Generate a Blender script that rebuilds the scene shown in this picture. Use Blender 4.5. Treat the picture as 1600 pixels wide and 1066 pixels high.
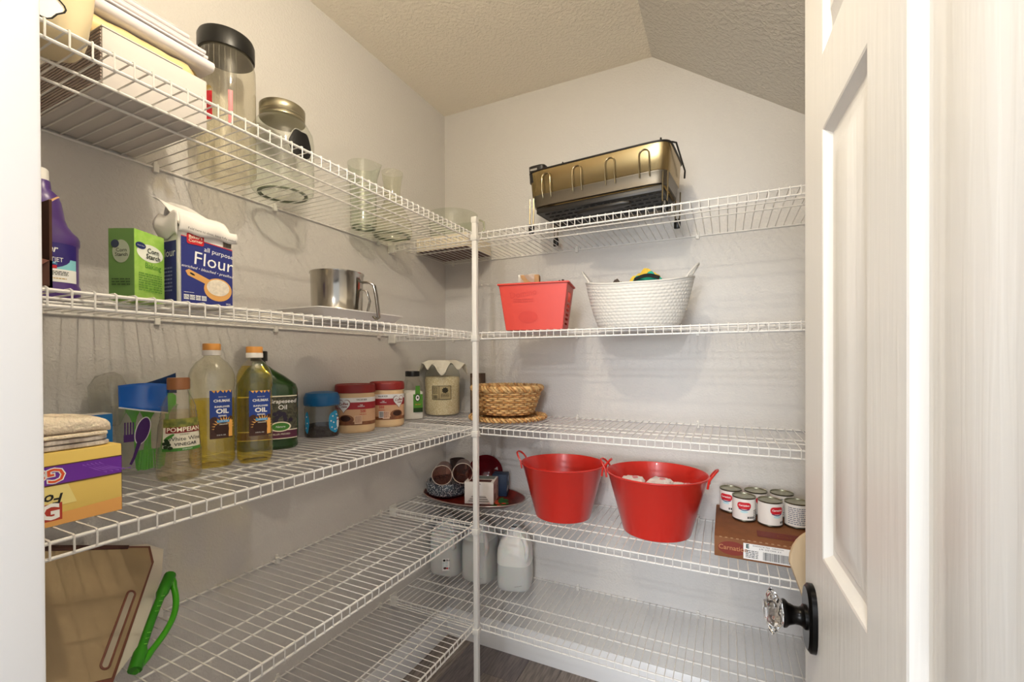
import bpy, bmesh, math, random
from mathutils import Vector, Matrix
from math import sin, cos, pi, radians, sqrt, atan2

# ------------------------------------------------------------------ camera, light, exposure
sc = bpy.context.scene
COL = sc.collection
for o in list(bpy.data.objects): bpy.data.objects.remove(o)

def setup_camera():
    yaw, pit, rol = radians(25.4781), radians(-0.304), radians(-0.2368)
    fw = Vector((-sin(yaw)*cos(pit), cos(yaw)*cos(pit), sin(pit)))
    rt = Vector((cos(yaw), sin(yaw), 0)); up = rt.cross(fw)
    r2 = rt*cos(rol)+up*sin(rol); u2 = -rt*sin(rol)+up*cos(rol)
    cam = bpy.data.cameras.new('camera'); ob = bpy.data.objects.new('camera', cam); COL.objects.link(ob)
    M = Matrix((r2, u2, -fw)).transposed().to_4x4(); M.translation = Vector((1.2566, -1.8364, 1.3570))
    ob.matrix_world = M
    cam.sensor_width = 36; cam.lens = 690.91*36/1600
    cam.shift_x = -4.674/1600; cam.shift_y = (565.98-533)/1600
    cam.clip_start = 0.01
    sc.camera = ob
setup_camera()
sc.view_settings.view_transform = 'Standard'; sc.view_settings.look = 'None'
sc.view_settings.gamma = 1; sc.view_settings.use_curve_mapping = False
sc.view_settings.exposure = 0.12
sc.cycles.max_bounces = 14; sc.cycles.transparent_max_bounces = 24; sc.cycles.diffuse_bounces = 6

W = bpy.data.worlds.new('world'); sc.world = W; W.use_nodes = True
W.node_tree.nodes['Background'].inputs[0].default_value = (0.91, 0.95, 1.0, 1)
W.node_tree.nodes['Background'].inputs[1].default_value = 0.85

def lamp(name, loc, power, color, radius):
    l = bpy.data.lights.new(name, 'POINT'); l.energy = power; l.color = color; l.shadow_soft_size = radius
    o = bpy.data.objects.new(name, l); o.location = loc; COL.objects.link(o); return o
lamp('pantry_bulb', (0.90, -1.37, 2.42), 19.5, (1.0, 0.88, 0.69), 0.020)
lamp('hall_ceiling_light', (1.19, -2.54, 2.20), 38, (0.96, 0.97, 1.0), 0.035)
al = bpy.data.lights.new('hall_daylight_fill', 'AREA'); al.energy = 260; al.color = (0.90, 0.95, 1.0); al.shape = 'RECTANGLE'; al.size = 2.6; al.size_y = 2.2  # added soft fill for daylight from behind the camera, no window known there
ao = bpy.data.objects.new('hall_daylight_fill', al); ao.location = (1.0, -7.0, 1.45); ao.rotation_euler = (radians(90), 0, 0); COL.objects.link(ao)

# ------------------------------------------------------------------ materials
def lin(h):
    h = h.lstrip('#'); v = [int(h[i:i+2], 16)/255 for i in (0, 2, 4)]
    return tuple(((x/12.92) if x <= .04045 else ((x+.055)/1.055)**2.4) for x in v)+(1,)
MC = {}
def mat(name, col='#ffffff', rough=.5, metal=0, var=0, vscale=20, bump=0, bscale=60, stretch=(1,1,1), spec=.5, coat=0, trans=0, ior=1.45, col2=None, sss=0, detail=3, aniso=0):
    if name in MC: return MC[name]
    m = bpy.data.materials.new(name); m.use_nodes = True; nt = m.node_tree; N = nt.nodes; Lk = nt.links
    p = N['Principled BSDF']; c = lin(col) if isinstance(col, str) else col
    p.inputs['Base Color'].default_value = c; p.inputs['Roughness'].default_value = rough; p.inputs['Metallic'].default_value = metal
    p.inputs['Specular IOR Level'].default_value = spec; p.inputs['Coat Weight'].default_value = coat
    p.inputs['Transmission Weight'].default_value = trans; p.inputs['IOR'].default_value = ior
    p.inputs['Anisotropic'].default_value = aniso
    if sss: p.inputs['Subsurface Weight'].default_value = sss; p.inputs['Subsurface Scale'].default_value = .01
    if var or bump or col2:
        tc = N.new('ShaderNodeTexCoord'); mp = N.new('ShaderNodeMapping'); mp.inputs['Scale'].default_value = stretch
        Lk.new(tc.outputs['Object'], mp.inputs['Vector'])
    if var or col2:
        n = N.new('ShaderNodeTexNoise'); n.inputs['Scale'].default_value = vscale; n.inputs['Detail'].default_value = detail
        Lk.new(mp.outputs['Vector'], n.inputs['Vector'])
        r = N.new('ShaderNodeValToRGB')
        c2 = lin(col2) if col2 else tuple(min(1, x*(1+var)) for x in c[:3])+(1,)
        c1 = c if col2 else tuple(x*(1-var) for x in c[:3])+(1,)
        r.color_ramp.elements[0].color = c1; r.color_ramp.elements[1].color = c2
        r.color_ramp.elements[0].position = .35; r.color_ramp.elements[1].position = .65
        Lk.new(n.outputs['Fac'], r.inputs['Fac']); Lk.new(r.outputs['Color'], p.inputs['Base Color'])
    if bump:
        n = N.new('ShaderNodeTexNoise'); n.inputs['Scale'].default_value = bscale; n.inputs['Detail'].default_value = detail
        Lk.new(mp.outputs['Vector'], n.inputs['Vector'])
        b = N.new('ShaderNodeBump'); b.inputs['Strength'].default_value = bump; b.inputs['Distance'].default_value = .004
        Lk.new(n.outputs['Fac'], b.inputs['Height']); Lk.new(b.outputs['Normal'], p.inputs['Normal'])
    MC[name] = m; return m

def clear(name, tint='#f4f6f2', milk=0.0, rough=.03, ior=1.45, milkcol='#ffffff', gain=1.0, tl_=.5):
    """thin walled clear glass or plastic: transparent sheet with fresnel gloss and optional haze"""
    if name in MC: return MC[name]
    m = bpy.data.materials.new(name); m.use_nodes = True; nt = m.node_tree; N = nt.nodes; Lk = nt.links
    N.remove(N['Principled BSDF']); out = N['Material Output']
    t = N.new('ShaderNodeBsdfTransparent'); t.inputs[0].default_value = lin(tint)
    g = N.new('ShaderNodeBsdfGlossy'); g.inputs['Roughness'].default_value = rough
    f = N.new('ShaderNodeLayerWeight'); f.inputs['Blend'].default_value = .5
    mx = N.new('ShaderNodeMixShader')
    pw = N.new('ShaderNodeMath'); pw.operation = 'POWER'; pw.inputs[1].default_value = 4
    mm = N.new('ShaderNodeMath'); mm.operation = 'MULTIPLY_ADD'; mm.inputs[1].default_value = .55*gain; mm.inputs[2].default_value = .035*gain; mm.use_clamp = True
    Lk.new(f.outputs['Facing'], pw.inputs[0]); Lk.new(pw.outputs[0], mm.inputs[0])
    Lk.new(mm.outputs[0], mx.inputs[0]); Lk.new(t.outputs[0], mx.inputs[1]); Lk.new(g.outputs[0], mx.inputs[2])
    last = mx
    if milk:
        d = N.new('ShaderNodeBsdfDiffuse'); d.inputs[0].default_value = lin(milkcol)
        tl = N.new('ShaderNodeBsdfTranslucent'); tl.inputs[0].default_value = lin(milkcol)
        md = N.new('ShaderNodeMixShader'); md.inputs[0].default_value = tl_
        Lk.new(d.outputs[0], md.inputs[1]); Lk.new(tl.outputs[0], md.inputs[2])
        m2 = N.new('ShaderNodeMixShader'); m2.inputs[0].default_value = milk
        Lk.new(mx.outputs[0], m2.inputs[1]); Lk.new(md.outputs[0], m2.inputs[2]); last = m2
    Lk.new(last.outputs[0], out.inputs['Surface']); MC[name] = m; return m

def node_bump(m, kind, scale, strength, dist=.003, stretch=(1,1,1)):
    nt = m.node_tree; N = nt.nodes; Lk = nt.links; p = N['Principled BSDF']
    tc = N.new('ShaderNodeTexCoord'); mp = N.new('ShaderNodeMapping'); mp.inputs['Scale'].default_value = stretch
    Lk.new(tc.outputs['Object'], mp.inputs['Vector'])
    n = N.new('ShaderNodeTexNoise' if kind == 'noise' else 'ShaderNodeTexVoronoi'); n.inputs['Scale'].default_value = scale
    if kind == 'noise':
        n.inputs['Detail'].default_value = 3; n.inputs['Distortion'].default_value = .4
    Lk.new(mp.outputs['Vector'], n.inputs['Vector'])
    r = N.new('ShaderNodeValToRGB'); r.color_ramp.elements[0].position = .42; r.color_ramp.elements[1].position = .60
    Lk.new(n.outputs[0], r.inputs['Fac'])
    b = N.new('ShaderNodeBump'); b.inputs['Strength'].default_value = strength; b.inputs['Distance'].default_value = dist
    Lk.new(r.outputs['Color'], b.inputs['Height']); Lk.new(b.outputs['Normal'], p.inputs['Normal'])
    return m

WALL = node_bump(mat('wall_paint', '#cdcac6', .75), 'noise', 130, .42, .0014)
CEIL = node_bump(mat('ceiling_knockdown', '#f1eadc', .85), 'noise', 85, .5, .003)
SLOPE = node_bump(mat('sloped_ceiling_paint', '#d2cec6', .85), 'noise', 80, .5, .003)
WIRE = mat('white_vinyl_wire', '#e0deda', .35)
TRIM = mat('white_trim_paint', '#e9e9ea', .35)
DOORM = node_bump(mat('door_paint', '#e2e0dc', .38), 'noise', 75, .16, .0010, (1, 1, .05))
BLACK = mat('black_plastic', '#111111', .35)
INK = mat('black_ink', '#191919', .6)
WINK = mat('white_ink', '#f4f4f2', .6)

# ------------------------------------------------------------------ mesh helpers
class B:
    def __init__(s): s.v = []; s.f = []; s.m = []
    def add(s, vs, fs, mi=0):
        k = len(s.v); s.v += [tuple(x) for x in vs]; s.f += [tuple(i+k for i in f) for f in fs]; s.m += [mi]*len(fs); return s
    def box(s, x0, x1, y0, y1, z0, z1, mi=0):
        return s.add([(x0,y0,z0),(x1,y0,z0),(x1,y1,z0),(x0,y1,z0),(x0,y0,z1),(x1,y0,z1),(x1,y1,z1),(x0,y1,z1)],
                     [(0,3,2,1),(4,5,6,7),(0,1,5,4),(1,2,6,5),(2,3,7,6),(3,0,4,7)], mi)
    def hexa(s, P, mi=0):   # eight points, bottom ring then top ring
        return s.add(P, [(0,3,2,1),(4,5,6,7),(0,1,5,4),(1,2,6,5),(2,3,7,6),(3,0,4,7)], mi)
    def tube(s, pts, r, n=6, closed=False, mi=0, rs=None):
        P = [Vector(p) for p in pts]; K = len(P); vs = []; fs = []
        up = None
        for i in range(K):
            a = P[(i-1) % K] if (closed or i > 0) else P[i]; b = P[(i+1) % K] if (closed or i < K-1) else P[i]
            t = (b-a).normalized()
            if up is None:
                up = Vector((0,0,1)) if abs(t.z) < .9 else Vector((1,0,0))
            up = (up - t*up.dot(t))
            if up.length < 1e-5: up = t.orthogonal()
            up.normalize(); w = t.cross(up)
            rr = rs[i] if rs else r
            for j in range(n):
                an = 2*pi*j/n; vs.append(P[i]+(up*cos(an)+w*sin(an))*rr)
        for i in range(K if closed else K-1):
            for j in range(n):
                a = i*n+j; b = i*n+(j+1) % n; c = ((i+1) % K)*n+(j+1) % n; d = ((i+1) % K)*n+j
                fs.append((a, b, c, d))
        if not closed:
            fs.append(tuple(range(n))[::-1]); fs.append(tuple(range((K-1)*n, K*n)))
        return s.add(vs, fs, mi)
    def loft(s, rings, n=32, p=2, cap0=True, cap1=True, mi=0, fn=None):
        """rings: (hx, hy, z[, cx, cy]); superellipse sections"""
        vs = []; fs = []
        for R in rings:
            hx, hy, z = R[:3]; cx, cy = (R[3], R[4]) if len(R) > 3 else (0, 0)
            for j in range(n):
                a = 2*pi*j/n; c, q = cos(a), sin(a)
                x = hx*math.copysign(abs(c)**(2/p), c)+cx; y = hy*math.copysign(abs(q)**(2/p), q)+cy
                v = (x, y, z)
                if fn: v = fn(v, a)
                vs.append(v)
        K = len(rings)
        for i in range(K-1):
            for j in range(n):
                fs.append((i*n+j, i*n+(j+1) % n, (i+1)*n+(j+1) % n, (i+1)*n+j))
        if cap0: fs.append(tuple(range(n))[::-1])
        if cap1: fs.append(tuple(range((K-1)*n, K*n)))
        return s.add(vs, fs, mi)
    def lathe(s, prof, n=32, **k): return s.loft([(r, r, z) for r, z in prof], n=n, **k)
    def prism(s, poly, z0, z1, mi=0, ax='z'):
        n = len(poly); f3 = {'z': lambda a, b, c: (a, b, c), 'y': lambda a, b, c: (a, c, b), 'x': lambda a, b, c: (c, a, b)}[ax]
        vs = [f3(a, b, z0) for a, b in poly]+[f3(a, b, z1) for a, b in poly]
        fs = [tuple(range(n))[::-1], tuple(range(n, 2*n))]+[(i, (i+1) % n, n+(i+1) % n, n+i) for i in range(n)]
        return s.add(vs, fs, mi)
    def grid(s, fn, nu, nv, mi=0):
        vs = [fn(i/nu, j/nv) for j in range(nv+1) for i in range(nu+1)]
        fs = [(j*(nu+1)+i, j*(nu+1)+i+1, (j+1)*(nu+1)+i+1, (j+1)*(nu+1)+i) for j in range(nv) for i in range(nu)]
        return s.add(vs, fs, mi)
    def xf(s, M):
        s.v = [tuple(M @ Vector(v)) for v in s.v]; return s
    def mesh(s, name, mats, smooth, bev=0, fixn=True, ang=40):
        me = bpy.data.meshes.new(name); me.from_pydata(s.v, [], s.f); me.update()
        if not isinstance(mats, (list, tuple)): mats = [mats]
        for m in mats: me.materials.append(m)
        for p, i in zip(me.polygons, s.m): p.material_index = i
        if bev or fixn:
            bm = bmesh.new(); bm.from_mesh(me)
            if fixn: bmesh.ops.recalc_face_normals(bm, faces=bm.faces)
            if bev:
                bmesh.ops.remove_doubles(bm, verts=bm.verts, dist=1e-6)
                es = [e for e in bm.edges if len(e.link_faces) == 2 and e.calc_face_angle(0) > .6]
                bmesh.ops.bevel(bm, geom=es, offset=bev, segments=2, profile=.5, affect='EDGES')
            bm.to_mesh(me); bm.free()
        if smooth:
            me.polygons.foreach_set('use_smooth', [True]*len(me.polygons))
            try: me.set_sharp_from_angle(angle=radians(ang))
            except Exception: pass
        return me
    def obj(s, name, mats, parent=None, smooth=True, bev=0, label=None, fixn=True, ang=40, solid=0, sub=0):
        o = bpy.data.objects.new(name, s.mesh(name, mats, smooth, bev, fixn, ang)); COL.objects.link(o)
        if parent: o.parent = parent
        if label: o['label'] = label
        if solid:
            md = o.modifiers.new('solid', 'SOLIDIFY'); md.thickness = solid; md.offset = 0
        if sub:
            md = o.modifiers.new('sub', 'SUBSURF'); md.levels = sub; md.render_levels = sub
        return o

def thing(name, label, cat, loc=(0,0,0), rz=0, group=None):
    o = bpy.data.objects.new(name, None); COL.objects.link(o); o.location = loc; o.rotation_euler = (0, 0, rz)
    o['label'] = label; o['category'] = cat; o.empty_display_size = .02
    if group: o['group'] = group
    return o
def tag(o, label, cat, group=None, loc=None, rz=None):
    o['label'] = label; o['category'] = cat
    if group: o['group'] = group
    if loc is not None: o.location = loc
    if rz is not None: o.rotation_euler = (0, 0, rz)
    return o
def struct(o): o['kind'] = 'structure'; return o
def child(name, me, parent, loc=(0,0,0), rot=None):
    o = bpy.data.objects.new(name, me); COL.objects.link(o); o.parent = parent; o.location = loc
    if rot: o.rotation_euler = rot
    return o

TC = {}
def text_geo(s, size, bold=0):
    k = (s, bold)
    if k not in TC:
        cu = bpy.data.curves.new('t', 'FONT'); cu.body = s; cu.size = 1; cu.align_x = 'CENTER'; cu.align_y = 'CENTER'
        cu.resolution_u = 2; cu.offset = bold; cu.fill_mode = 'FRONT'; cu.space_line = .85
        o = bpy.data.objects.new('t', cu); COL.objects.link(o)
        dg = bpy.context.evaluated_depsgraph_get(); me = o.evaluated_get(dg).to_mesh()
        TC[k] = ([tuple(v.co) for v in me.vertices], [tuple(p.vertices) for p in me.polygons])
        o.evaluated_get(dg).to_mesh_clear(); bpy.data.objects.remove(o); bpy.data.curves.remove(cu)
    v, f = TC[k]; return [(x*size, y*size) for x, y, _ in v], f
def flat(O, U, V):
    O, U, V = Vector(O), Vector(U).normalized(), Vector(V).normalized(); Nn = U.cross(V)
    return lambda x, y, h=0: tuple(O+U*x+V*y+Nn*h)
def cyl(cx, cy, z, R, a, p=2, hy=None, taper=0):
    """map label coordinates to a (super)elliptic side; a = facing angle"""
    def f(x, y, h=0):
        an = a+x/R; c, q = cos(an), sin(an); rr = R+taper*y
        return (cx+(rr+h)*c, cy+(rr+h)*q, z+y)
    return f
def lettering(s, size, m, parent, F, x=0, y=0, h=.0006, bold=0, rot=0, sx=1, shear=0, name='lettering'):
    v, f = text_geo(s, size, bold); ca, sa = cos(rot), sin(rot)
    b = B(); b.add([F(x+(a*sx+c*shear)*ca-c*sa, y+(a*sx+c*shear)*sa+c*ca, h) for a, c in v], f)
    return b.obj(name, m, parent, smooth=False, fixn=False)
def patch(name, m, parent, F, x0, x1, y0, y1, h=.0003, nu=10, label=None):
    b = B(); b.grid(lambda u, v: F(x0+(x1-x0)*u, y0+(y1-y0)*v, h), nu, 1)
    return b.obj(name, m, parent, smooth=True, fixn=False, label=label)
def shape(name, m, parent, F, pts, h=.0005, cx=0, cy=0):
    """filled flat print outline (convex-ish fan)"""
    P2 = []
    for i in range(len(pts)):
        (a0, c0), (a1, c1) = pts[i], pts[(i+1) % len(pts)]; m_ = max(1, int(sqrt((a1-a0)**2+(c1-c0)**2)/.004))
        P2 += [(a0+(a1-a0)*k/m_, c0+(c1-c0)*k/m_) for k in range(m_)]
    pts = P2; b = B(); n = len(pts); K = 5
    vs = [F(cx, cy, h)]+[F(cx+a*k/K, cy+c*k/K, h) for k in range(1, K+1) for a, c in pts]
    fs = [(0, i+1, (i+1) % n+1) for i in range(n)]+[(1+(k-1)*n+i, 1+k*n+i, 1+k*n+(i+1) % n, 1+(k-1)*n+(i+1) % n) for k in range(1, K) for i in range(n)]
    b.add(vs, fs)
    return b.obj(name, m, parent, smooth=False, fixn=False)
def oval(a, c, n=28, k=0, w=0): return [((a*(1+k*cos(w*2*pi*i/n)))*cos(2*pi*i/n), (c*(1+k*cos(w*2*pi*i/n)))*sin(2*pi*i/n)) for i in range(n)]
def rectp(a, c, r=0.0):
    if not r: return [(-a,-c),(a,-c),(a,c),(-a,c)]
    P = []
    for sx, sy, a0 in ((1,-1,-pi/2),(1,1,0),(-1,1,pi/2),(-1,-1,pi)):
        for k in range(5):
            t = a0+k*pi/8; P.append((sx*(a-r)+r*cos(t), sy*(c-r)+r*sin(t)))
    return P
RND = random.Random(7)
def smallprint(m, parent, F, x, y, w, h, rows, cols=6, name='small_print', hh=.0012, seed=1):
    """rows of tiny unreadable print: short dashes"""
    r = random.Random(seed); b = B(); lh = h/rows
    for i in range(rows):
        cx = x-w/2
        while cx < x+w/2-.0005:
            ww = min(r.uniform(.4, 1.4)*w/cols, x+w/2-cx); yy = y+h/2-(i+.5)*lh
            b.add([F(cx, yy-lh*.22, hh), F(cx+ww*.8, yy-lh*.22, hh), F(cx+ww*.8, yy+lh*.22, hh), F(cx, yy+lh*.22, hh)], [(0,1,2,3)]); cx += ww
    return b.obj(name, m, parent, smooth=False, fixn=False)
def bars(m, parent, F, x, y, w, h, n=22, seed=3):
    r = random.Random(seed); b = B(); cx = x-w/2
    while cx < x+w/2-.0004:
        a = r.uniform(.4, 1.3)*w/n/2; b.add([F(cx, y-h/2, .0020), F(cx+a, y-h/2, .0020), F(cx+a, y+h/2, .0020), F(cx, y+h/2, .0020)], [(0,1,2,3)]); cx += a+r.uniform(.5, 1.2)*w/n/2
    return b.obj('barcode', m, parent, smooth=False, fixn=False)

# ------------------------------------------------------------------ room
ZC = 2.564; XR = 1.86; YD = -1.66
def slab(name, x0, x1, y0, y1, z0, z1, m):
    b = B(); b.box(x0, x1, y0, y1, z0, z1); return struct(b.obj(name, m, smooth=False))
slab('wall_left', -.1, 0, -1.9, .1, 0, 2.66, WALL)
# back wall follows the slope
XS = .992; SL = .352/.512
b = B(); zr = ZC-(XR-XS)*SL
b.prism([(-.0, 0), (XR+.1, 0), (XR+.1, zr-.1*SL+.05), (XS, ZC+.05), (0, ZC+.05)], 0, .1, ax='y'); struct(b.obj('wall_back', WALL, smooth=False))
b = B(); b.box(XR, XR+.1, YD, 0, 0, zr+.02); struct(b.obj('wall_right', WALL, smooth=False))
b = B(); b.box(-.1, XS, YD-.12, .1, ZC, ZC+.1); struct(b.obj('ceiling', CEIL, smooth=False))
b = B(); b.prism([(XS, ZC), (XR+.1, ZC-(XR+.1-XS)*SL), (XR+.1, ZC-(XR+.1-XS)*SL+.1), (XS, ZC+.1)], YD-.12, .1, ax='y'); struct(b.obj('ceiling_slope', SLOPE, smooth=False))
# front wall with the doorway (x .70 to 1.42, up to 2.04)
b = B(); b.box(-.1, .69, YD-.12, YD, 0, ZC); b.box(1.462, XR+.1, YD-.12, YD, 0, ZC); b.box(.69, 1.462, YD-.12, YD, 2.06, ZC); struct(b.obj('wall_front', WALL, smooth=False))
b = B(); b.box(.60, .70, YD-.13, YD+.002, 0, 2.045); struct(b.obj('trim_1', TRIM, bev=.004))
b = B(); b.box(.70, 1.465, YD-.13, YD+.002, 2.045, 2.12); struct(b.obj('trim_2', TRIM, bev=.004))
b = B(); b.box(1.463, 1.53, YD-.13, YD+.002, 0, 2.045); struct(b.obj('trim_3', TRIM, bev=.004))
# floor with planks
FL = mat('subfloor', '#3c3734', .8)
floor = slab('floor', -.1, 4.5, -6, .1, -.06, -.008, FL)
PM = [mat('vinyl_plank_%d' % i, c, .42, col2=c2, vscale=14, bump=.12, bscale=30, stretch=(9, .8, 1), detail=6) for i, (c, c2) in enumerate([('#6a625d', '#8a8079'), ('#766d68', '#958b84'), ('#5f585a', '#7e7573'), ('#716760', '#998e86')])]
pw, pl = .152, 1.22
meshes = []
for m in PM:
    b = B(); b.box(0, pw-.0012, 0, pl-.0012, -.008, 0); meshes.append(b.mesh('plank', m, False, .0012))
for i in range(20):
    off = (i*.437) % pl
    for j in range(-4, 1):
        y0 = -.03+j*pl-off+pl*.6
        if y0 > -.01: continue
        y1 = y0+pl
        if y1 > 0:
            b = B(); b.box(0, pw-.0012, 0, -y0-.001, -.008, 0); me = b.mesh('plank', PM[(i*3+j) % 4], False, .0012)
        else: me = meshes[(i*3+j*2) % 4]
        child('plank', me, floor, (.0+i*pw, y0, 0))
for i in range(0):
    pass
# baseboards
def base_prof(t, h): return [(0, 0), (-t, 0), (-t, h*.72), (-t*.75, h*.80), (-t*.75, h*.87), (-t*.35, h), (0, h)]
b = B(); P = base_prof(.014, .13)
b.prism([(y, z) for y, z in P], 0.0, XR, ax='x'); struct(b.obj('baseboard_back', TRIM, smooth=True, ang=30))
b = B(); b.prism([(-y, z) for y, z in P], YD, -.014, ax='y'); struct(b.obj('baseboard_left', TRIM, smooth=True, ang=30))

# ------------------------------------------------------------------ door
HX, HY = 1.4442, -1.655
DW = .708
door = thing('door_1', 'white six panel interior door standing open on the right with a glass knob', 'door', (HX, HY, .012), radians(92.5))
door['kind'] = 'structure'; 
if 'category' in door: del door['category']
T = .035
s0 = .115; pwid = .190; mull = DW-2*s0-2*pwid
cols = [(s0, s0+pwid), (s0+pwid+mull, DW-s0)]
rows = [(.24, .80), (1.052, 1.678), (1.785, 1.915)]
b = B()
xs = [0, cols[0][0], cols[0][1], cols[1][0], cols[1][1], DW]
zs = [0, rows[0][0], rows[0][1], rows[1][0], rows[1][1], rows[2][0], rows[2][1], 2.02]
for i in range(5):
    for j in range(7):
        if i in (1, 3) and j in (1, 3, 5): continue
        b.box(xs[i], xs[i+1], 0, T, zs[j], zs[j+1])
bmx = b
o = bmx.obj('door_frame', DOORM, door, smooth=False)
for (x0, x1) in cols:
    for (z0, z1) in rows:
        b = B(); k = 1.0 if z1-z0 > .2 else .6
        prof = [(0, 0), (.003, -.001), (.008*k, -.006), (.014*k, -.010), (.019*k, -.0105), (.023*k, -.0105), (.026*k, -.009), (.034*k, -.009), (.060*k, -.0025), (.063*k, -.0015)]
        for side in (1, 0):
            vs = []; fs = []
            for (o_, d_) in prof:
                yy = T+d_ if side else -d_
                vs += [(x0+o_, yy, z0+o_), (x1-o_, yy, z0+o_), (x1-o_, yy, z1-o_), (x0+o_, yy, z1-o_)]
            n = len(prof)
            for i in range(n-1):
                for j in range(4): fs.append((i*4+j, i*4+(j+1) % 4, (i+1)*4+(j+1) % 4, (i+1)*4+j))
            fs.append(tuple((n-1)*4+j for j in range(4))); b.add(vs, fs)
        b.obj('door_panel', DOORM, door, smooth=True, ang=20)
# knob: rosette, neck, fluted glass (front) and the same behind
KX, KZ = DW-.060, .936
for side in (1, -1):
    y0 = T if side == 1 else 0
    b = B(); pr = []
    for sx, a in ((1, 0), (-1, pi)):
        pass
    rp = []
    for i in range(28):
        a = 2*pi*i/28; rp.append((.031*math.copysign(abs(cos(a))**.75, cos(a)), .052*math.copysign(abs(sin(a))**.8, sin(a))))
    for rr, yy in ((1, 0), (1, .007), (.90, .011)):
        pr.append([(KX+p_[0]*rr, y0+side*yy, KZ+p_[1]*rr) for p_ in rp])
    vs = [p_ for r_ in pr for p_ in r_]; n = 28
    fs = [(i*n+j, i*n+(j+1) % n, (i+1)*n+(j+1) % n, (i+1)*n+j) for i in range(2) for j in range(n)]+[tuple(range(2*n, 3*n))]
    b.add(vs, fs)
    ros = b.obj('rosette', mat('oil_rubbed_black', '#0d0b0a', .28, .6), door, ang=30)
    def tr(v, a=0): return (KX+v[0], y0+side*v[2], KZ+v[1])
    b = B(); b.lathe([(.0185, .010), (.0185, .014), (.0150, .0165), (.0135, .020), (.0135, .026), (.0165, .034), (.0205, .038), (.0215, .041), (.0205, .043)], 28, fn=tr)
    b.obj('knob_neck', MC['oil_rubbed_black'], ros)
    def fl(v, a=0):
        k = 1+.055*cos(10*a) if .046 < v[2] < .066 else 1
        return (KX+v[0]*k, y0+side*v[2], KZ+v[1]*k)
    b = B(); b.lathe([(.018, .043), (.021, .046), (.030, .053), (.0335, .058), (.031, .061), (.022, .0655), (.0155, .066), (.014, .069), (.004, .0705)], 72, fn=fl)
    b.obj('knob_glass', mat('fluted_glass', '#ffffff', .02, trans=1, ior=1.5), ros, ang=25)
b = B(); b.box(DW-.0005, DW+.0015, .006, .029, KZ-.028, KZ+.028); b.obj('latch_plate', MC['oil_rubbed_black'], door)
for hz in (.2, 1.0, 1.8):
    b = B(); b.tube([(-.006, T+.004, hz-.045), (-.006, T+.004, hz+.045)], .006, 10); b.obj('hinge', MC['oil_rubbed_black'], door)

# ------------------------------------------------------------------ wire shelves
ZS = {1: 1.8327, 2: 1.4613, 3: 1.1078, 4: .7458, 5: .3759}
D = .406
b = B(); b.tube([(0, .001, 0), (0, -D+.001, 0), (0, -D-.0032, -.0015), (0, -D-.0036, -.006), (0, -D-.0032, -.0275)], .0014, 5)
WME = b.mesh('cross_wire', WIRE, True)
b = B(); b.box(-.006, .006, -.010, .0, -.012, .008); b.box(-.004, .004, -.006, 0, .008, .016); CLIPM = b.mesh('wall_clip', mat('clip_plastic', '#dedcd6', .4), False, .0015)
def shelf(label, loc, rz, L, clips, seed=0, endbr=True, endclip=True):
    t = thing('wire_shelf', label, 'shelf', loc, rz, 'white wire shelves')
    for nm, y, z, r in (('back_rod', -.0035, -.0045, .0028), ('middle_rod', -.232, -.0045, .0026), ('middle_rod', -.298, -.0045, .0026), ('front_rod', -D, -.0042, .0028), ('lip_rod', -D, -.0265, .0028)):
        b = B(); b.tube([(0, y, z), (L, y, z)], r, 8); b.obj(nm, WIRE, t)
    n = int(L/.0257)
    for i in range(n+1):
        child('cross_wire', WME, t, (.004+i*.0257, 0, 0))
    for c in clips:
        child('wall_clip', CLIPM, t, (c, 0, -.004))
    if endbr:
        b = B(); b.box(.001, .006, -D-.010, -D+.03, -.036, .010); b.box(.006, .034, -D-.008, -D+.008, -.034, .001)
        b.obj('end_bracket', MC['clip_plastic'], t, smooth=False, bev=.0015)
    return t
LL = 1.225
labs = {1: ('topmost white wire shelf on the left wall, under the glass jars', 'topmost white wire shelf on the back wall, under the bronze dish rack'),
        2: ('white wire shelf on the left wall holding the flour bag and sifter', 'white wire shelf on the back wall holding the red bin and woven basket'),
        3: ('white wire shelf on the left wall holding the oil bottles and creamer tubs', 'white wire shelf on the back wall holding the wicker basket'),
        4: ('nearly empty white wire shelf on the left wall with the cutting boards', 'white wire shelf on the back wall holding the two red tubs and the cans'),
        5: ('lowest empty white wire shelf on the left wall above the floor', 'lowest white wire shelf on the back wall holding the water jugs')}
for k in ZS:
    shelf(labs[k][0], (0, -1.643, ZS[k]), pi/2, LL, [.10, .405, .72, 1.17], endbr=False)
    shelf(labs[k][1], (0, 0, ZS[k]), 0, XR-.004, [.05, .68, 1.16, 1.6])
# support post
post = thing('support_post', 'slim white vertical support pole where the two shelf runs meet', 'post', (.4205, -.4215, 0))
b = B(); b.box(-.0095, .0095, -.0095, .0095, 0.004, 1.868); b.obj('pole', WIRE, post, bev=.003)
b = B(); b.box(-.0115, .0115, -.0115, .0115, 1.862, 1.885); b.obj('cap', MC['clip_plastic'], post, bev=.003)
b = B(); b.box(-.014, .014, -.014, .014, 0, .006); b.obj('foot', MC['clip_plastic'], post, bev=.002)
for k in ZS:
    b = B(); b.box(-.0135, .012, -.012, .0135, ZS[k]-.036, ZS[k]-.014); b.obj('shelf_clip', MC['clip_plastic'], post, bev=.002)
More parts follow.
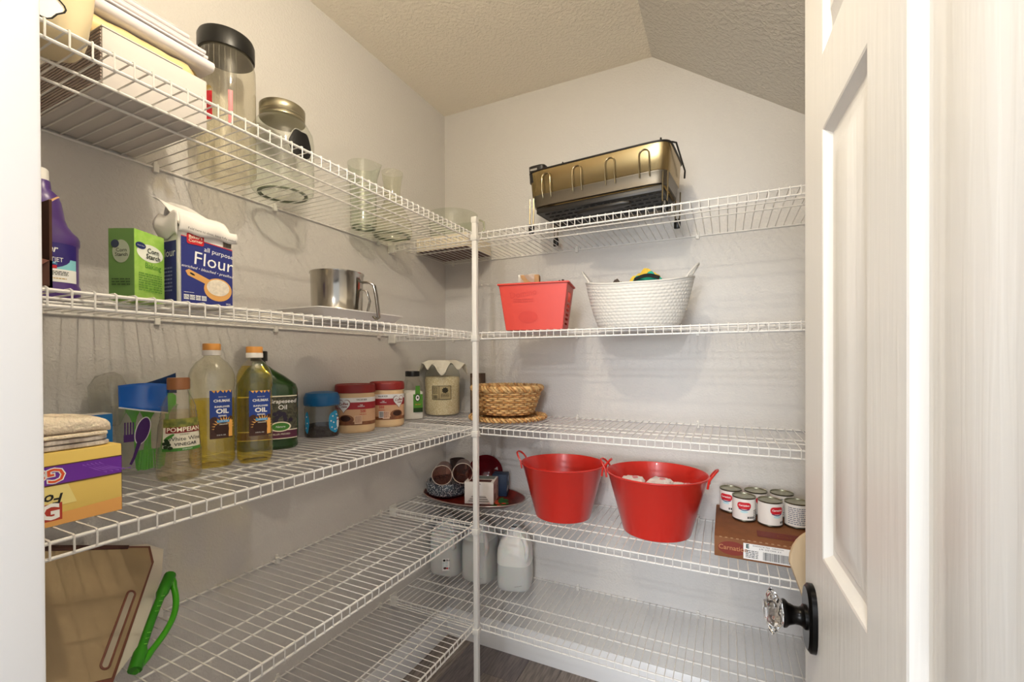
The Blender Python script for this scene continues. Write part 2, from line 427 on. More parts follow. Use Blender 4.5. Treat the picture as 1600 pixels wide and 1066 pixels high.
#@@OBJECTS
CAM = (1.2566, -1.8364)
def face(x, y, off=0): return atan2(CAM[1]-y, CAM[0]-x)+pi/2+off
SZ = {k: ZS[k]+.0022 for k in ZS}
FR = flat((0, 0, 0), (1, 0, 0), (0, 0, 1))
def front(y): return flat((0, y, 0), (1, 0, 0), (0, 0, 1))
CLEAR = clear('clear_plastic', '#fbfbf8', .03)
GLASS = clear('clear_glass', '#f9fbf7', .015, ior=1.5, gain=1.3)
RED = mat('red_ink', '#c8202c', .5)
NAVY = mat('navy_ink', '#1d2a66', .5)
CREAMI = mat('cream_ink', '#efe6cf', .6)
CARD = mat('brown_cardboard', '#7a4f33', .8, var=.08, vscale=30)
PAPER = mat('white_paper', '#eeebe6', .7, bump=.25, bscale=25)
GREENI = mat('green_ink', '#3f7d2c', .5)

# ===== top shelf, left wall =====
Z = SZ[1]
t = thing('cardboard_box', 'long white corrugated carton on the top left shelf under the folded cloths', 'box', (.146, -1.366, Z))
WC = mat('white_corrugated_card', '#c9c4c1', .75, bump=.1, bscale=40)
b = B(); b.box(-.142, .142, -.085, .085, 0, .100); b.obj('carton_body', WC, t, bev=.0015)
b = B(); b.box(-.143, .143, -.086, .040, .1002, .1022); b.obj('top_flap', WC, t)
ED = mat('corrugated_edge', '#a3948c', .85)
b = B()
for i in range(17): b.box(-.139, .139, -.0868, -.0852, .004+i*.0057, .0066+i*.0057)
b.obj('corrugated_edge', ED, t, smooth=False)
# beige bag at the left edge
def lumpy(fn, amp, sc_, seed=0):
    import mathutils.noise as mn
    def g(v, a=0):
        q = fn(v, a) if fn else v
        n = mn.noise(Vector(q)*sc_+Vector((seed, seed*2.3, 0)))
        n2 = mn.noise(Vector(q)*sc_*2.7+Vector((seed+5, 0, 9)))
        k = 1+amp*(n+.5*n2); return (q[0]*k, q[1]*k, q[2]*(1+.4*amp*n2))
    return g
TAN = mat('beige_bag_film', '#d9c9a4', .42, bump=.5, bscale=14)
t = thing('plastic_bag', 'crumpled beige plastic bag with a black outlined print at the top left corner', 'bag', (.315, -1.530, Z))
b = B(); b.loft([(.030, .028, 0), (.052, .040, .012), (.066, .050, .05), (.070, .052, .10), (.058, .050, .15), (.045, .045, .19), (.030, .04, .23), (.012, .03, .26)], 40, fn=lumpy(None, .34, 20, 1))
b.obj('bag_body', TAN, t, sub=1)
F = cyl(0, 0, .026, .084, atan2(CAM[1]+1.53, CAM[0]-.315)-.08)
w = shape('bag_print', WINK, t, F, [(x*1.0, y) for x, y in oval(.022, .021, 30, .10, 5)], h=.004)
b = B(); pts = [F(x, y, .005) for x, y in oval(.0235, .0225, 30, .10, 5)]; b.tube(pts, .0011, 5, closed=True); b.obj('print_outline', INK, w)
# golden rolled bag lying on the carton
GOLD = mat('amber_plastic_film', '#d7c08a', .25, var=.18, vscale=12, bump=.8, bscale=26, coat=.4)
t = thing('rolled_plastic_bag', 'long amber plastic wrapped roll lying on the white carton', 'bag', (.150, -1.362, Z+.1025))
b = B()
def rollfn(v, a): return v
import mathutils.noise as mn
for (ox, oz, rr, sd) in ((.080, .0215, .021, 1), (.035, .023, .0225, 2), (-.020, .022, .021, 3)):
    rings = []
    vs = []; fs = []; n = 20; K = 22
    for i in range(K+1):
        y = -.135+.225*i/K; e = min(1, (i+.4)/1.6, (K-i+.4)/2.0); r_ = rr*e
        for j in range(n):
            a = 2*pi*j/n; q = 1+.13*mn.noise(Vector((cos(a)*2, y*40, sin(a)*2+sd)))
            vs.append((ox+r_*q*cos(a), y, max(0, oz+r_*q*sin(a)*(1 if sin(a) > 0 else .98))))
    for i in range(K):
        for j in range(n): fs.append((i*n+j, i*n+(j+1) % n, (i+1)*n+(j+1) % n, (i+1)*n+j))
    fs += [tuple(range(n)), tuple(range(K*n, K*n+n))]; b.add(vs, fs)
b.obj('wrapped_roll', GOLD, t)
b = B()
for k in range(3):
    b.grid(lambda u, v: (.08-.05*k+.030*(u-.5)+.006*sin(9*v+k), .083+.035*v, .020+.014*sin(3*u+k)+.006*sin(14*v+2*u)-.016*v), 6, 6)
b.obj('loose_film_end', clear('amber_film', '#e6d6a6', .25, .1, milkcol='#e0cb93'), t)
# folded white cloths on top
CL = mat('white_cotton', '#d6d2d4', .85, bump=.2, bscale=50)
for k, (zz, y0, y1, x0, x1, th, l) in enumerate([(.1475, -.145, .108, -.045, .110, .024, 'lowest white folded cloth lying on the amber roll'),
                                      (.1725, -.150, .100, -.040, .100, .018, 'middle white folded cloth of the stack on the top left shelf'),
                                      (.1915, -.155, .074, -.050, .088, .020, 'uppermost white folded cloth, its near fold slumped open')]):
    t = thing('folded_cloth', l, 'cloth', (.150, -1.356, Z+zz), 0, 'folded white cloths on the carton')
    b = B(); nl = (1, 2, 2)[k]
    for i in range(nl):
        z0 = th*i/nl; h_ = th/nl*.92
        P = []
        for a in range(9): P.append((x1-h_/2+h_/2*sin(pi*a/8)*1.0, z0+h_/2-h_/2*cos(pi*a/8)))
        P = [(x0, z0)]+P+[(x0, z0+h_)]
        b.prism([(px_, pz_) for px_, pz_ in P], y0+.003*i, y1-.004*i, ax='y')
    o = b.obj('folded_layers', CL, t, ang=35)
    b = B(); b.grid(lambda u, v: (x1-.002-.05*u, y0+.02+(y1-y0-.04)*v, th-.0006+.0006*abs(sin(2.2*u*pi+k))*(1-u)), 10, 14)
    b.obj('rumpled_fold', CL, t, solid=.0015)
# tall plastic jar with black lid
t = thing('storage_jar', 'tall clear plastic jar with a black screw lid beside the white carton', 'jar', (.088, -1.117, Z), face(.092, -1.085))
R = .0655
b = B(); b.lathe([(.001, .004), (R*.80, .003), (R*.90, .0), (R, .012), (R, .260), (R*.99, .283), (R*.93, .302), (R*.90, .308), (R*.90, .322)], 48, cap0=False, cap1=False)
b.obj('jar_body', clear('ribbed_clear_plastic', '#faf8f0', .07, .05, milkcol='#e9dfc8', gain=1.4), t)
b = B(); b.lathe([(R*.90, .308), (R*.96, .3085), (R*.97, .314), (R*.97, .346), (R*.93, .353), (0.001, .354)], 48, cap1=False, fn=lambda v, a: (v[0]*(1+.006*cos(48*a)), v[1]*(1+.006*cos(48*a)), v[2])); b.obj('jar_lid', BLACK, t)
F = cyl(0, 0, 0, R, -pi/2)
w = patch('red_label', mat('red_foil', '#b3202a', .35, var=.25, vscale=60), t, F, -.080, -.030, .115, .185, .0006)
patch('red_label', MC['red_foil'], t, F, .004, .014, .110, .195, .0006)
b = B(); b.tube([F(-.070, .185, .002), F(-.066, .205, .003), F(-.058, .222, .002), F(-.060, .235, .002)], .0012, 5); b.obj('red_tie', MC['red_foil'], t)
b = B()
for s_ in range(7):
    F2 = lambda x, y, h: F(x, y, h)
    b.tube([F(-.05+.012*s_, .02, -.0002), F(-.05+.012*s_, .30, -.0002)], .0009, 5)
b.obj('moulded_rib', CLEAR, t)
# mason jar with chalkboard label
t = thing('mason_jar', 'wide clear glass jar with ribbed metal lid and blank black scalloped label', 'jar', (.100, -.966, Z), face(.098, -.935))
R = .083
b = B(); b.lathe([(.02, .006), (.05, .004), (R*.85, 0), (R*.97, .010), (R, .03), (R, .155), (R*.96, .180), (R*.80, .205), (R*.66, .215), (R*.66, .245)], 48, cap0=False, cap1=False)
b.obj('glass_body', GLASS, t)
b = B(); b.lathe([(.056, .0015), (.066, .001), (.066, .004), (.056, .0045)], 40, cap0=False, cap1=False); b.obj('glass_foot', mat('green_glass_edge', '#6f7c62', .15, trans=.6), t)
b = B(); b.lathe([(R*.68, .214), (R*.72, .2145), (R*.72, .220), (R*.70, .222), (R*.72, .225), (R*.70, .229), (R*.72, .233), (R*.72, .249), (R*.69, .252), (R*.6, .251), (.001, .2505)], 48, cap1=False)
b.obj('metal_lid', mat('tinned_lid', '#a39c86', .32, .9), t)
F = cyl(0, 0, .125, R, -pi/2+.62)
w = shape('chalkboard_label', mat('chalkboard', '#0b0b0b', .5), t, F, [(.034*(1+.06*cos(4*k))*cos(k) if abs(cos(k)) < .97 else .036*cos(k), .043*(1+.10*cos(4*k+pi))*sin(k)) for k in [2*pi*i/40 for i in range(40)]], h=.0012)
b = B(); b.tube([F(.036*(1+.06*cos(4*k))*cos(k), .045*(1+.10*cos(4*k+pi))*sin(k), .0016) for k in [2*pi*i/40 for i in range(40)]], .0009, 5, closed=True); b.obj('label_border', mat('label_silver', '#b7b7ae', .3), w)
# glass jug
t = thing('glass_jug', 'clear glass jug with a pouring lip behind the lip of the top left shelf', 'jug', (.072, -.622, Z), face(.072, -.605))
b = B()
def lip(v, a):
    k = max(0, cos(a-.1))**6*max(0, (v[2]-.19)/.05); return (v[0]*(1+.25*k), v[1], v[2]+.008*k)
b.lathe([(.002, .008), (.036, .005), (.043, 0), (.046, .010), (.045, .10), (.048, .18), (.053, .226), (.054, .231)], 40, cap0=False, cap1=False, fn=lip)
b.obj('glass_body', GLASS, t, solid=.0012)
b = B(); b.lathe([(.035, .001), (.041, .0005), (.041, .005), (.035, .006)], 32, cap0=False, cap1=False); b.obj('thick_base', MC['green_glass_edge'], t)
# carafe
t = thing('glass_carafe', 'clear glass carafe with a flared frosted neck and thick green-tinged base', 'carafe', (.086, -.484, Z), face(.086, -.492))
b = B(); b.lathe([(.002, .010), (.05, .008), (.070, .001), (.076, .012), (.074, .05), (.058, .090), (.036, .125), (.029, .145), (.030, .18), (.035, .215), (.041, .252)], 40, cap0=False, cap1=False)
b.obj('glass_body', clear('frosted_glass', '#f7f8f0', .10, .12, milkcol='#e2dfcc', gain=1.3), t)
b = B(); b.lathe([(.058, .001), (.068, .0008), (.070, .007), (.058, .009)], 36, cap0=False, cap1=False); b.obj('thick_base', MC['green_glass_edge'], t)
# flat cream box in the corner with a glass bowl on it
Z1 = SZ[1]
t = thing('flat_box', 'flat cream carton in the shelf corner below the glass bowl', 'box', (.152, -.148, Z1))
b = B(); b.box(-.135, .130, -.100, .105, 0, .058); b.obj('carton_body', mat('cream_card', '#d9cfb9', .75, var=.04, vscale=9), t, bev=.0015)
b = B(); b.box(-.1355, .1305, -.1005, .1055, -.0004, .0008); b.obj('carton_bottom', mat('taupe_card', '#6d5a55', .8), t)
t = thing('glass_bowl', 'round clear glass bowl with a side spout on the cream carton', 'bowl', (.136, -.134, Z1+.0585), face(.15, -.13))
b = B(); b.lathe([(.002, .004), (.07, .002), (.085, .001), (.098, .012), (.105, .04), (.108, .095), (.111, .118), (.113, .120)], 48, cap0=False, cap1=False); b.obj('glass_body', GLASS, t, solid=.0016)
b = B(); b.tube([(.104, -.02, .095), (.122, -.022, .098), (.138, -.024, .090), (.140, -.025, .060), (.130, -.024, .040)], .0045, 10); b.obj('side_spout', clear('spout_glass', '#e6ead9', .2, .05), t)

# ===== dish rack on the back top shelf =====
t = thing('dish_rack', 'bronze metal dish drying rack on wire legs with black underside', 'dish rack', (.848, -.205, Z), radians(-4.8))
BR = mat('bronze_metal', '#a08b62', .24, .95, aniso=.5)
BRD = mat('dark_bronze_band', '#6b6254', .38, .8)
DKP = mat('dark_brown_plastic', '#1f1b18', .4)
hw, hd = .258, .125
b = B(); b.loft([(hw-.012, hd-.012, .134), (hw-.006, hd-.006, .140), (hw, hd, .223), (hw+.001, hd+.001, .226)], 96, p=9, cap0=False, cap1=False); b.obj('bronze_wall', BR, t, solid=.0015, ang=50)
b = B(); b.loft([(hw-.02, hd-.02, .095), (hw-.014, hd-.014, .098), (hw-.010, hd-.010, .135), (hw-.006, hd-.006, .141)], 96, p=9, cap0=False, cap1=False); b.obj('lower_band', BRD, t, solid=.0015, ang=50)
b = B()
ring = []
for j in range(96):
    a = 2*pi*j/96; c, q = cos(a), sin(a); ring.append(((hw+.002)*math.copysign(abs(c)**(2/9), c), (hd+.002)*math.copysign(abs(q)**(2/9), q), .226))
b.tube(ring, .0032, 8, closed=True); b.obj('top_rim', DKP, t)
b = B(); b.box(-hw+.03, hw-.03, -hd+.03, hd-.025, .075, .080)
b.box(-hw+.028, hw-.028, -hd+.026, -hd+.030, .074, .094); b.box(-hw+.028, hw-.028, hd-.029, hd-.025, .074, .094); b.box(-hw+.028, -hw+.032, -hd+.03, hd-.03, .074, .094); b.box(hw-.032, hw-.028, -hd+.03, hd-.03, .074, .094)
b.obj('drip_tray', DKP, t, bev=.001)
rb = B()
for r_ in range(5):
    for c_ in range(17):
        x_ = -.205+c_*.0257; y_ = -.075+r_*.036; rb.box(x_, x_+.018, y_, y_+.004, .072, .0752)
rb.obj('tray_ribs', DKP, t, smooth=False)['kind'] = 'stuff'
b = B(); sp = [(-.03, -.105), (.10, -.115), (.128, -.105), (.128, -.085), (.10, -.072), (-.03, -.062), (-.075, -.083)]
b.prism(sp, .048, .060); b.obj('swivel_spout', DKP, t, bev=.004)
for x_ in (-.175, -.055, .065, .180):
    b = B(); r_ = .0165
    pts = [(x_-r_, -hd+.004, .120), (x_-r_, -hd-.005, .145), (x_-r_, -hd-.006, .188)]+[(x_-r_*cos(pi*k/8), -hd-.006, .190+r_*sin(pi*k/8)) for k in range(1, 8)]+[(x_+r_, -hd-.006, .188), (x_+r_, -hd-.005, .145), (x_+r_, -hd+.004, .120)]
    b.tube(pts, .0019, 8); b.obj('wire_loop', mat('satin_steel_wire', '#8d8064', .25, .9), t)
for x_ in (-1, 1):
    lg = None
    for y_ in (-1, 1):
        X, Y = x_*(hw-.014), y_*(hd-.016)
        b = B(); b.tube([(X-.008, Y, .130), (X-.010, Y, .05), (X-.009, Y, .022)], .0024, 8); b.tube([(X+.008, Y, .130), (X+.006, Y, .05), (X+.004, Y, .022)], .0024, 8)
        lg = b.obj('leg', MC['satin_steel_wire'], t)
        b = B(); b.loft([(.010, .006, 0), (.012, .008, .004), (.012, .0075, .026), (.009, .006, .034)], 20); b.xf(Matrix.Translation((X-.003, Y, 0))); b.obj('rubber_foot', BLACK, lg)
b = B(); b.loft([(.030, .020, .190), (.032, .022, .245), (.033, .023, .250)], 40, p=4, cap1=False); b.xf(Matrix.Translation((-hw+.034, -hd+.030, 0)))
o = b.obj('utensil_cup', DKP, t, solid=.0016)
b = B(); b.box(-hw+.012, -hw+.040, -hd+.0055, -hd+.0072, .232, .239); b.obj('cup_slot', mat('slot_grey', '#9a948a', .6), o)
for x_ in (-.11, .233):
    b = B(); b.lathe([(.003, .226), (.003, .232), (.0015, .234)], 12); b.xf(Matrix.Translation((x_, -hd, 0))); b.obj('rim_stud', DKP, t)
# side handle bar of the rack, right end
b = B(); b.tube([(hw+.003, -.10, .224), (hw+.016, -.09, .222), (hw+.018, .06, .185), (hw+.014, .075, .165)], .003, 8); b.obj('side_bar', DKP, t)

# ===== shelf 2 left =====
Z = SZ[2]
t = thing('cardboard_box', 'open brown cardboard box at the left end of the second shelf', 'box', (.315, -1.600, Z))
CI = mat('dark_cardboard', '#4d2f22', .85, var=.1, vscale=25)
b = B(); b.box(-.06, .06, -.055, -.052, 0, .128); b.box(-.06, .06, .052, .055, 0, .128); b.box(-.06, -.057, -.055, .055, 0, .128); b.box(-.06, .06, -.055, .055, 0, .003); b.box(.057, .060, -.055, .055, 0, .040)
b.obj('box_body', CI, t, smooth=False)
b = B(); b.hexa([(.0, .052, .126), (.06, .052, .126), (.06, .055, .126), (.0, .055, .126), (-.02, .066, .139), (.045, .066, .139), (.045, .069, .139), (-.02, .069, .139)]); b.obj('box_flap', mat('tan_cardboard', '#b08a66', .8), t)
b = B(); b.hexa([(.057, -.05, .04), (.060, -.05, .04), (.060, .052, .04), (.057, .052, .04), (.060, -.05, .052), (.063, -.05, .052), (.068, .04, .030), (.064, .04, .030)]); b.obj('box_flap', mat('reddish_cardboard', '#6b4034', .8), t)
t = thing('cleaner_bottle', 'purple floor cleaner bottle with white cap behind the open brown box', 'bottle', (.192, -1.500, Z), face(.192, -1.500)); t.scale = (.74, .85, 1.0)
PU = mat('purple_plastic', '#54397e', .32)
b = B(); b.loft([(.060, .034, 0), (.067, .038, .006), (.068, .039, .022), (.0645, .037, .028), (.0645, .037, .094), (.0670, .038, .098), (.067, .038, .108), (.064, .037, .114), (.056, .036, .120), (.047, .035, .130), (.0415, .034, .142), (.039, .033, .156), (.036, .031, .170), (.0305, .027, .182), (.020, .020, .190), (.018, .018, .205)], 48, p=2.6)
b.obj('bottle_body', PU, t)
b = B(); b.lathe([(.0145, .198), (.0160, .199), (.0150, .224), (.0135, .226), (.001, .226)], 32, fn=lambda v, a: (v[0]*(1+.02*cos(24*a)), v[1]*(1+.02*cos(24*a)), v[2])); b.obj('bottle_cap', mat('white_plastic', '#e6e4df', .4), t)
def SEL(hx, hy, z, p):   # map a label round a superellipse front (arc approximated by x)
    def f(x, y, h=0):
        xx = max(-.999, min(.999, x/hx)); yy = -hy*(1-abs(xx)**p)**(1/p); return (x*(1+h/hx), yy-h, z+y)
    return f
F = SEL(.0645, .037, 0, 2.6)
lb = patch('front_label', mat('label_teal', '#8fd3e0', .45), t, F, -.052, .058, .030, .098, .0004, 20)
patch('label_band', mat('label_purple', '#2e1f72', .45), lb, F, -.052, .058, .070, .098, .0007, 20)
shape('label_swoosh', MC['label_purple'], lb, F, oval(.058, .020), h=.0008, cx=-.010, cy=.070)
patch('label_foot', WINK, lb, F, -.052, .058, .030, .052, .0007, 20)
lettering('Swiffer', .017, WINK, lb, F, .004, .086, .0012, bold=.02, rot=-.03, shear=.2)
lettering('WETJET', .0105, WINK, lb, F, .018, .0675, .0012)
lettering('ANTIBAC', .006, mat('sky_ink', '#6fd0ef', .5), lb, F, .014, .0615, .0012, bold=.02)
patch('red_tag', RED, lb, F, .0, .026, .0525, .058, .0010)
smallprint(INK, lb, F, .020, .045, .050, .008, 3, 8, hh=.0012)
smallprint(mat('gold_ink', '#caa64a', .5), lb, F, .022, .036, .040, .003, 1, 8, hh=.0012)
# corn starch
t = thing('starch_box', 'small green corn starch carton on the left of the flour bag', 'box', (.330, -1.426, Z), radians(116))
GB = mat('lime_card', '#8fbf4a', .55, col2='#a5cc62', vscale=60)
b = B(); b.box(0, .066, -.0, .043, 0, .125); b.obj('carton_body', [GB], t, bev=.0008)
b = B(); b.box(.004, .062, .004, .039, .1252, .1262); b.obj('top_flap', mat('dark_green_card', '#2f4a24', .6), t)
b = B(); b.box(-.0006, .0, .0005, .0445, .0005, .1245); sd = b.obj('side_panel', mat('shaded_lime_card', '#64894a', .6), t, smooth=False)  # side face in duller copies of the front colours, its shade painted in
F = flat((.033, 0, 0), (1, 0, 0), (0, 0, 1))
shape('title_oval', mat('oval_white', '#eef2e4', .5), t, F, oval(.029, .0155), h=.0005, cx=.0, cy=.088)
shape('maker_oval', NAVY, t, F, oval(.011, .006), h=.0009, cx=-.021, cy=.098)
lettering('Great Value', .0032, WINK, t, F, -.021, .098, .0013)
lettering('Corn\nStarch', .0125, mat('black_green', '#16220f', .5), t, F, .006, .087, .0012, bold=.015)
DG = mat('mid_green_ink', '#5d9434', .5)
lettering('Baking', .014, DG, t, F, .006, .065, .0006, bold=.01)
smallprint(DG, t, F, 0, .035, .052, .034, 8, 7)
F = flat((-.0006, .0225, 0), (0, -1, 0), (0, 0, 1))
shape('side_oval', mat('shaded_oval_white', '#a9b39c', .5), sd, F, oval(.015, .020), h=.0005, cy=.085)
shape('maker_oval', mat('shaded_navy_ink', '#3b4358', .5), sd, F, oval(.007, .007), h=.0009, cx=-.010, cy=.098)
lettering('Corn\nStarch', .009, INK, sd, F, .001, .083, .0010)
smallprint(mat('shaded_green_ink', '#3c5230', .5), sd, F, 0, .032, .032, .014, 3, 4)
# flour
t = thing('flour_bag', 'opened paper flour bag with navy front and a folded-over white top', 'bag', (.298, -1.306, Z), radians(90))
# local x runs along +y world, local -y faces +x world
PB = mat('flour_paper', '#e9e5df', .7, bump=.18, bscale=30)
hw, hd = .050, .031
b = B(); b.loft([(hw*.97, hd*.95, 0), (hw, hd, .004), (hw, hd, .130), (hw*.99, hd*.98, .150)], 48, p=9, cap1=False)
o = b.obj('bag_body', PB, t, ang=60)
NB = mat('flour_navy', '#27307a', .55)
Ff = front(-hd)
nv = patch('navy_front', NB, t, Ff, -.047, .049, .003, .118, .0004)
Fs = flat((-hw, 0, 0), (0, -1, 0), (0, 0, 1))
sdn = patch('navy_side', NB, t, Fs, -.029, .022, .003, .123, .0004)
lettering('Flour', .022, WINK, sdn, Fs, -.004, .100, .0008); smallprint(mat('pale_blue_ink', '#8a93c8', .5), sdn, Fs, -.005, .05, .03, .05, 7, 4)
b = B(); b.add([Ff(-.047, .118, .0005), Ff(.049, .118, .0005), Ff(.049, .1215, .0005), Ff(-.047, .131, .0005)], [(0, 1, 2, 3)]); b.obj('navy_top', NB, nv, smooth=False)
b = B(); b.add([Ff(-.047, .131, .0007), Ff(.049, .1215, .0007), Ff(.049, .1235, .0007), Ff(-.047, .1325, .0007)], [(0, 1, 2, 3)]); b.obj('red_line', RED, nv, smooth=False)
lettering('all purpose', .0128, WINK, nv, Ff, .022, .1105, .001, rot=-.10)
lettering('Flour', .036, WINK, nv, Ff, .012, .090, .001, rot=-.07)
lettering('enriched \u2022 bleached \u2022 presifted', .0078, WINK, nv, Ff, .002, .0715, .001, rot=-.09, shear=.25)
SP = mat('scoop_tan', '#d9a45f', .5); 
hnd = []
sc_ = shape('scoop_bowl', SP, nv, Ff, oval(.027, .023), h=.0008, cx=.020, cy=.037)
shape('scoop_flour', mat('flour_print', '#dcd3c2', .7, var=.10, vscale=180), sc_, Ff, oval(.022, .0165), h=.0012, cx=.020, cy=.041)
b = B(); b.add([Ff(-.040, .066, .0009), Ff(-.036, .058, .0009), Ff(.000, .044, .0009), (Ff(.006, .054, .0009)), Ff(-.034, .070, .0009)], [(0, 1, 2, 3, 4)]); b.obj('scoop_handle', SP, sc_, smooth=False)
shape('handle_slot', INK, sc_, Ff, [(a*cos(-.4)-c*sin(-.4), a*sin(-.4)+c*cos(-.4)) for a, c in oval(.005, .0018)], h=.0012, cx=-.028, cy=.0612)
for i in range(4):
    patch('nutrition_mark', WINK, nv, Ff, -.043+.0105*i, -.034+.0105*i, .012, .021, .0008, 1)
smallprint(NAVY, nv, Ff, -.023, .0165, .040, .006, 3, 9, hh=.0012); smallprint(WINK, nv, Ff, -.034, .0255, .018, .002, 1, 6); smallprint(WINK, nv, Ff, .040, .010, .010, .004, 2, 3)
sg = shape('maker_sign', RED, nv, Ff, rectp(.0155, .0105, .004), h=.0012, cx=-.022, cy=.129)
lettering("Baker's\nCorner", .0085, CREAMI, sg, Ff, -.022, .129, .0018, bold=.01)
bc = patch('side_barcode', mat('barcode_brown', '#8d7a68', .6), nv, Ff, .030, .047, .126, .146, .0008, 2); bars(INK, bc, Ff, .0385, .136, .015, .018, 12)
# folded top : sheets sweeping up to the back-left and hanging over the front
def flap(u, v):
    x = -hw-.020*(v*v)*(1-u)+(2*hw+.006*v)*u+ .012*v*(1-u)*(u-.6); 
    z = .148+.055*sin(pi*.5*v)*(1-.35*u*u)+.004*sin(11*u+3*v)-.004*u*(1-v)
    y = -hd-.003+.050*v+.010*sin(pi*v)*sin(2*u+1)+.003*sin(9*u+v*4)
    return (x, y, z)
b = B(); b.grid(flap, 24, 12); b.obj('folded_top', PB, t, solid=.001)
def flap2(u, v):
    x = -hw+2*hw*u; z = .148+.052*v*(1-.3*u)+.003*sin(8*u); y = hd-.002-.022*v+.003*sin(7*u+2*v); return (x, y, z)
b = B(); b.grid(flap2, 16, 8); b.obj('back_sheet', PB, t, solid=.001)
def flap3(u, v):
    z = .137+.030*v-.010*u*v+.002*sin(13*u); return (-hw-.003+(2*hw+.009)*u, -hd-.0045-.004*sin(pi*v)+.002*sin(9*u), z+.006*(1-u)*v)
b = B(); b.grid(flap3, 20, 6); o = b.obj('front_fold', PB, t, solid=.001)
def flap4(u, v): return (-hw-.003-.010*sin(pi*v)*u, -hd+2*hd*u, .130+.045*v+.004*sin(8*u))
b = B(); b.grid(flap4, 10, 8); b.obj('side_gusset', PB, t, solid=.001)
lettering('Fold here to close, keep fully sealed', .0062, INK, o, lambda x, y, h: (x, -hd-.0115-h, .143+y-.06*x), .004, 0, .001)
# sifter on a tray
t = thing('serving_tray', 'white rectangular tray under the flour sifter', 'tray', (.262, -.895, Z), radians(0))
WM = mat('white_melamine', '#e9e6e4', .3)
b = B(); b.loft([(.068, .130, 0), (.070, .133, .002), (.088, .158, .026), (.092, .162, .0275), (.092, .162, .0295), (.086, .156, .0290), (.066, .128, .004)], 80, p=12, cap1=False)
b.add([], []); o = b.obj('tray_body', WM, t, ang=35)
b = B(); b.loft([(.0675, .130, .0035), (.0675, .130, .0045)], 60, p=10); b.obj('tray_floor', WM, t)
t = thing('saucer', 'small upturned off-white dish left of the flour sifter', 'dish', (.110, -1.035, Z))
b = B(); b.lathe([(.048, 0), (.050, .003), (.040, .014), (.022, .022), (.018, .022), (.018, .026), (.001, .026)], 40); b.obj('dish_body', mat('cream_china', '#e6dfd2', .3), t)
t = thing('flour_sifter', 'dented stainless flour sifter with a squeeze handle on the white tray', 'sifter', (.268, -.925, Z+.0052), face(.268, -.925))
ST = mat('worn_steel', '#b9b4aa', .16, 1.0, bump=.12, bscale=22, stretch=(1, 1, .5))
R = .070
b = B(); b.lathe([(R*.93, 0), (R*.97, .002), (R*.97, .010), (R*.985, .013), (R*.96, .0155), (R*.96, .026), (R*.985, .0285), (R*.965, .031), (R, .128), (R*1.03, .130), (R*1.03, .133), (R*1.0, .134), (R*.97, .132), (R*.95, .03), (.001, .026)], 64, cap1=False); b.obj('sifter_cup', ST, t, ang=50)
def hd_path(k): 
    P = [(R-.004, 0, .108), (R+.018, 0, .108), (R+.034, 0, .100), (R+.040, 0, .070), (R+.044, 0, .035), (R+.047, 0, .010), (R+.040, 0, .004), (R+.032, 0, .012)]
    return P
HS = mat('handle_steel', '#8e877c', .2, 1.0)
def strap(P, w, th):
    b = B(); vs = []; fs = []
    for i, p in enumerate(P):
        a = Vector(P[max(0, i-1)]); c = Vector(P[min(len(P)-1, i+1)]); tt = (c-a).normalized(); nn = Vector((tt.z, 0, -tt.x))
        for s1, s2 in ((-1, -1), (1, -1), (1, 1), (-1, 1)): vs.append(tuple(Vector(p)+Vector((0, w*s1, 0))+nn*th*s2))
    for i in range(len(P)-1):
        for j in range(4): fs.append((i*4+j, i*4+(j+1) % 4, i*4+4+(j+1) % 4, i*4+4+j))
    fs += [(0, 1, 2, 3), tuple(len(vs)-4+k for k in range(4))]; b.add(vs, fs); return b
M = Matrix.Rotation(radians(-22), 4, 'Z')
strap(hd_path(0), .0095, .0028).xf(M).obj('handle', HS, t, bev=.001)
strap([(R-.004, 0, .090), (R+.014, 0, .082), (R+.022, 0, .055), (R+.014, 0, .020), (R+.002, 0, .008)], .006, .0018).xf(M).obj('squeeze_lever', HS, t, bev=.0008)

# ===== shelf 2 back =====
t = thing('storage_bin', 'tapered red plastic bin with slotted ends holding odds and ends', 'bin', (.632, -.335, Z), radians(10))
RP = mat('red_plastic', '#c93a28', .42)
b = B(); wt = .0015; H = .162
x0, x1, y0, y1 = -.103, .103, -.055, .058   # bottom
X0, X1, Y0, Y1 = -.124, .124, -.073, .074   # top
def L(a, c, t_): return a+(c-a)*t_
# long sides and bottom
for (yb, yt, s) in ((y0, Y0, 1), (y1, Y1, -1)):
    b.hexa([(x0, yb, 0), (x1, yb, 0), (x1, yb+s*.002, 0), (x0, yb+s*.002, 0), (X0, yt, H), (X1, yt, H), (X1, yt+s*.002, H), (X0, yt+s*.002, H)])
b.box(x0, x1, y0, y1, 0, .002)
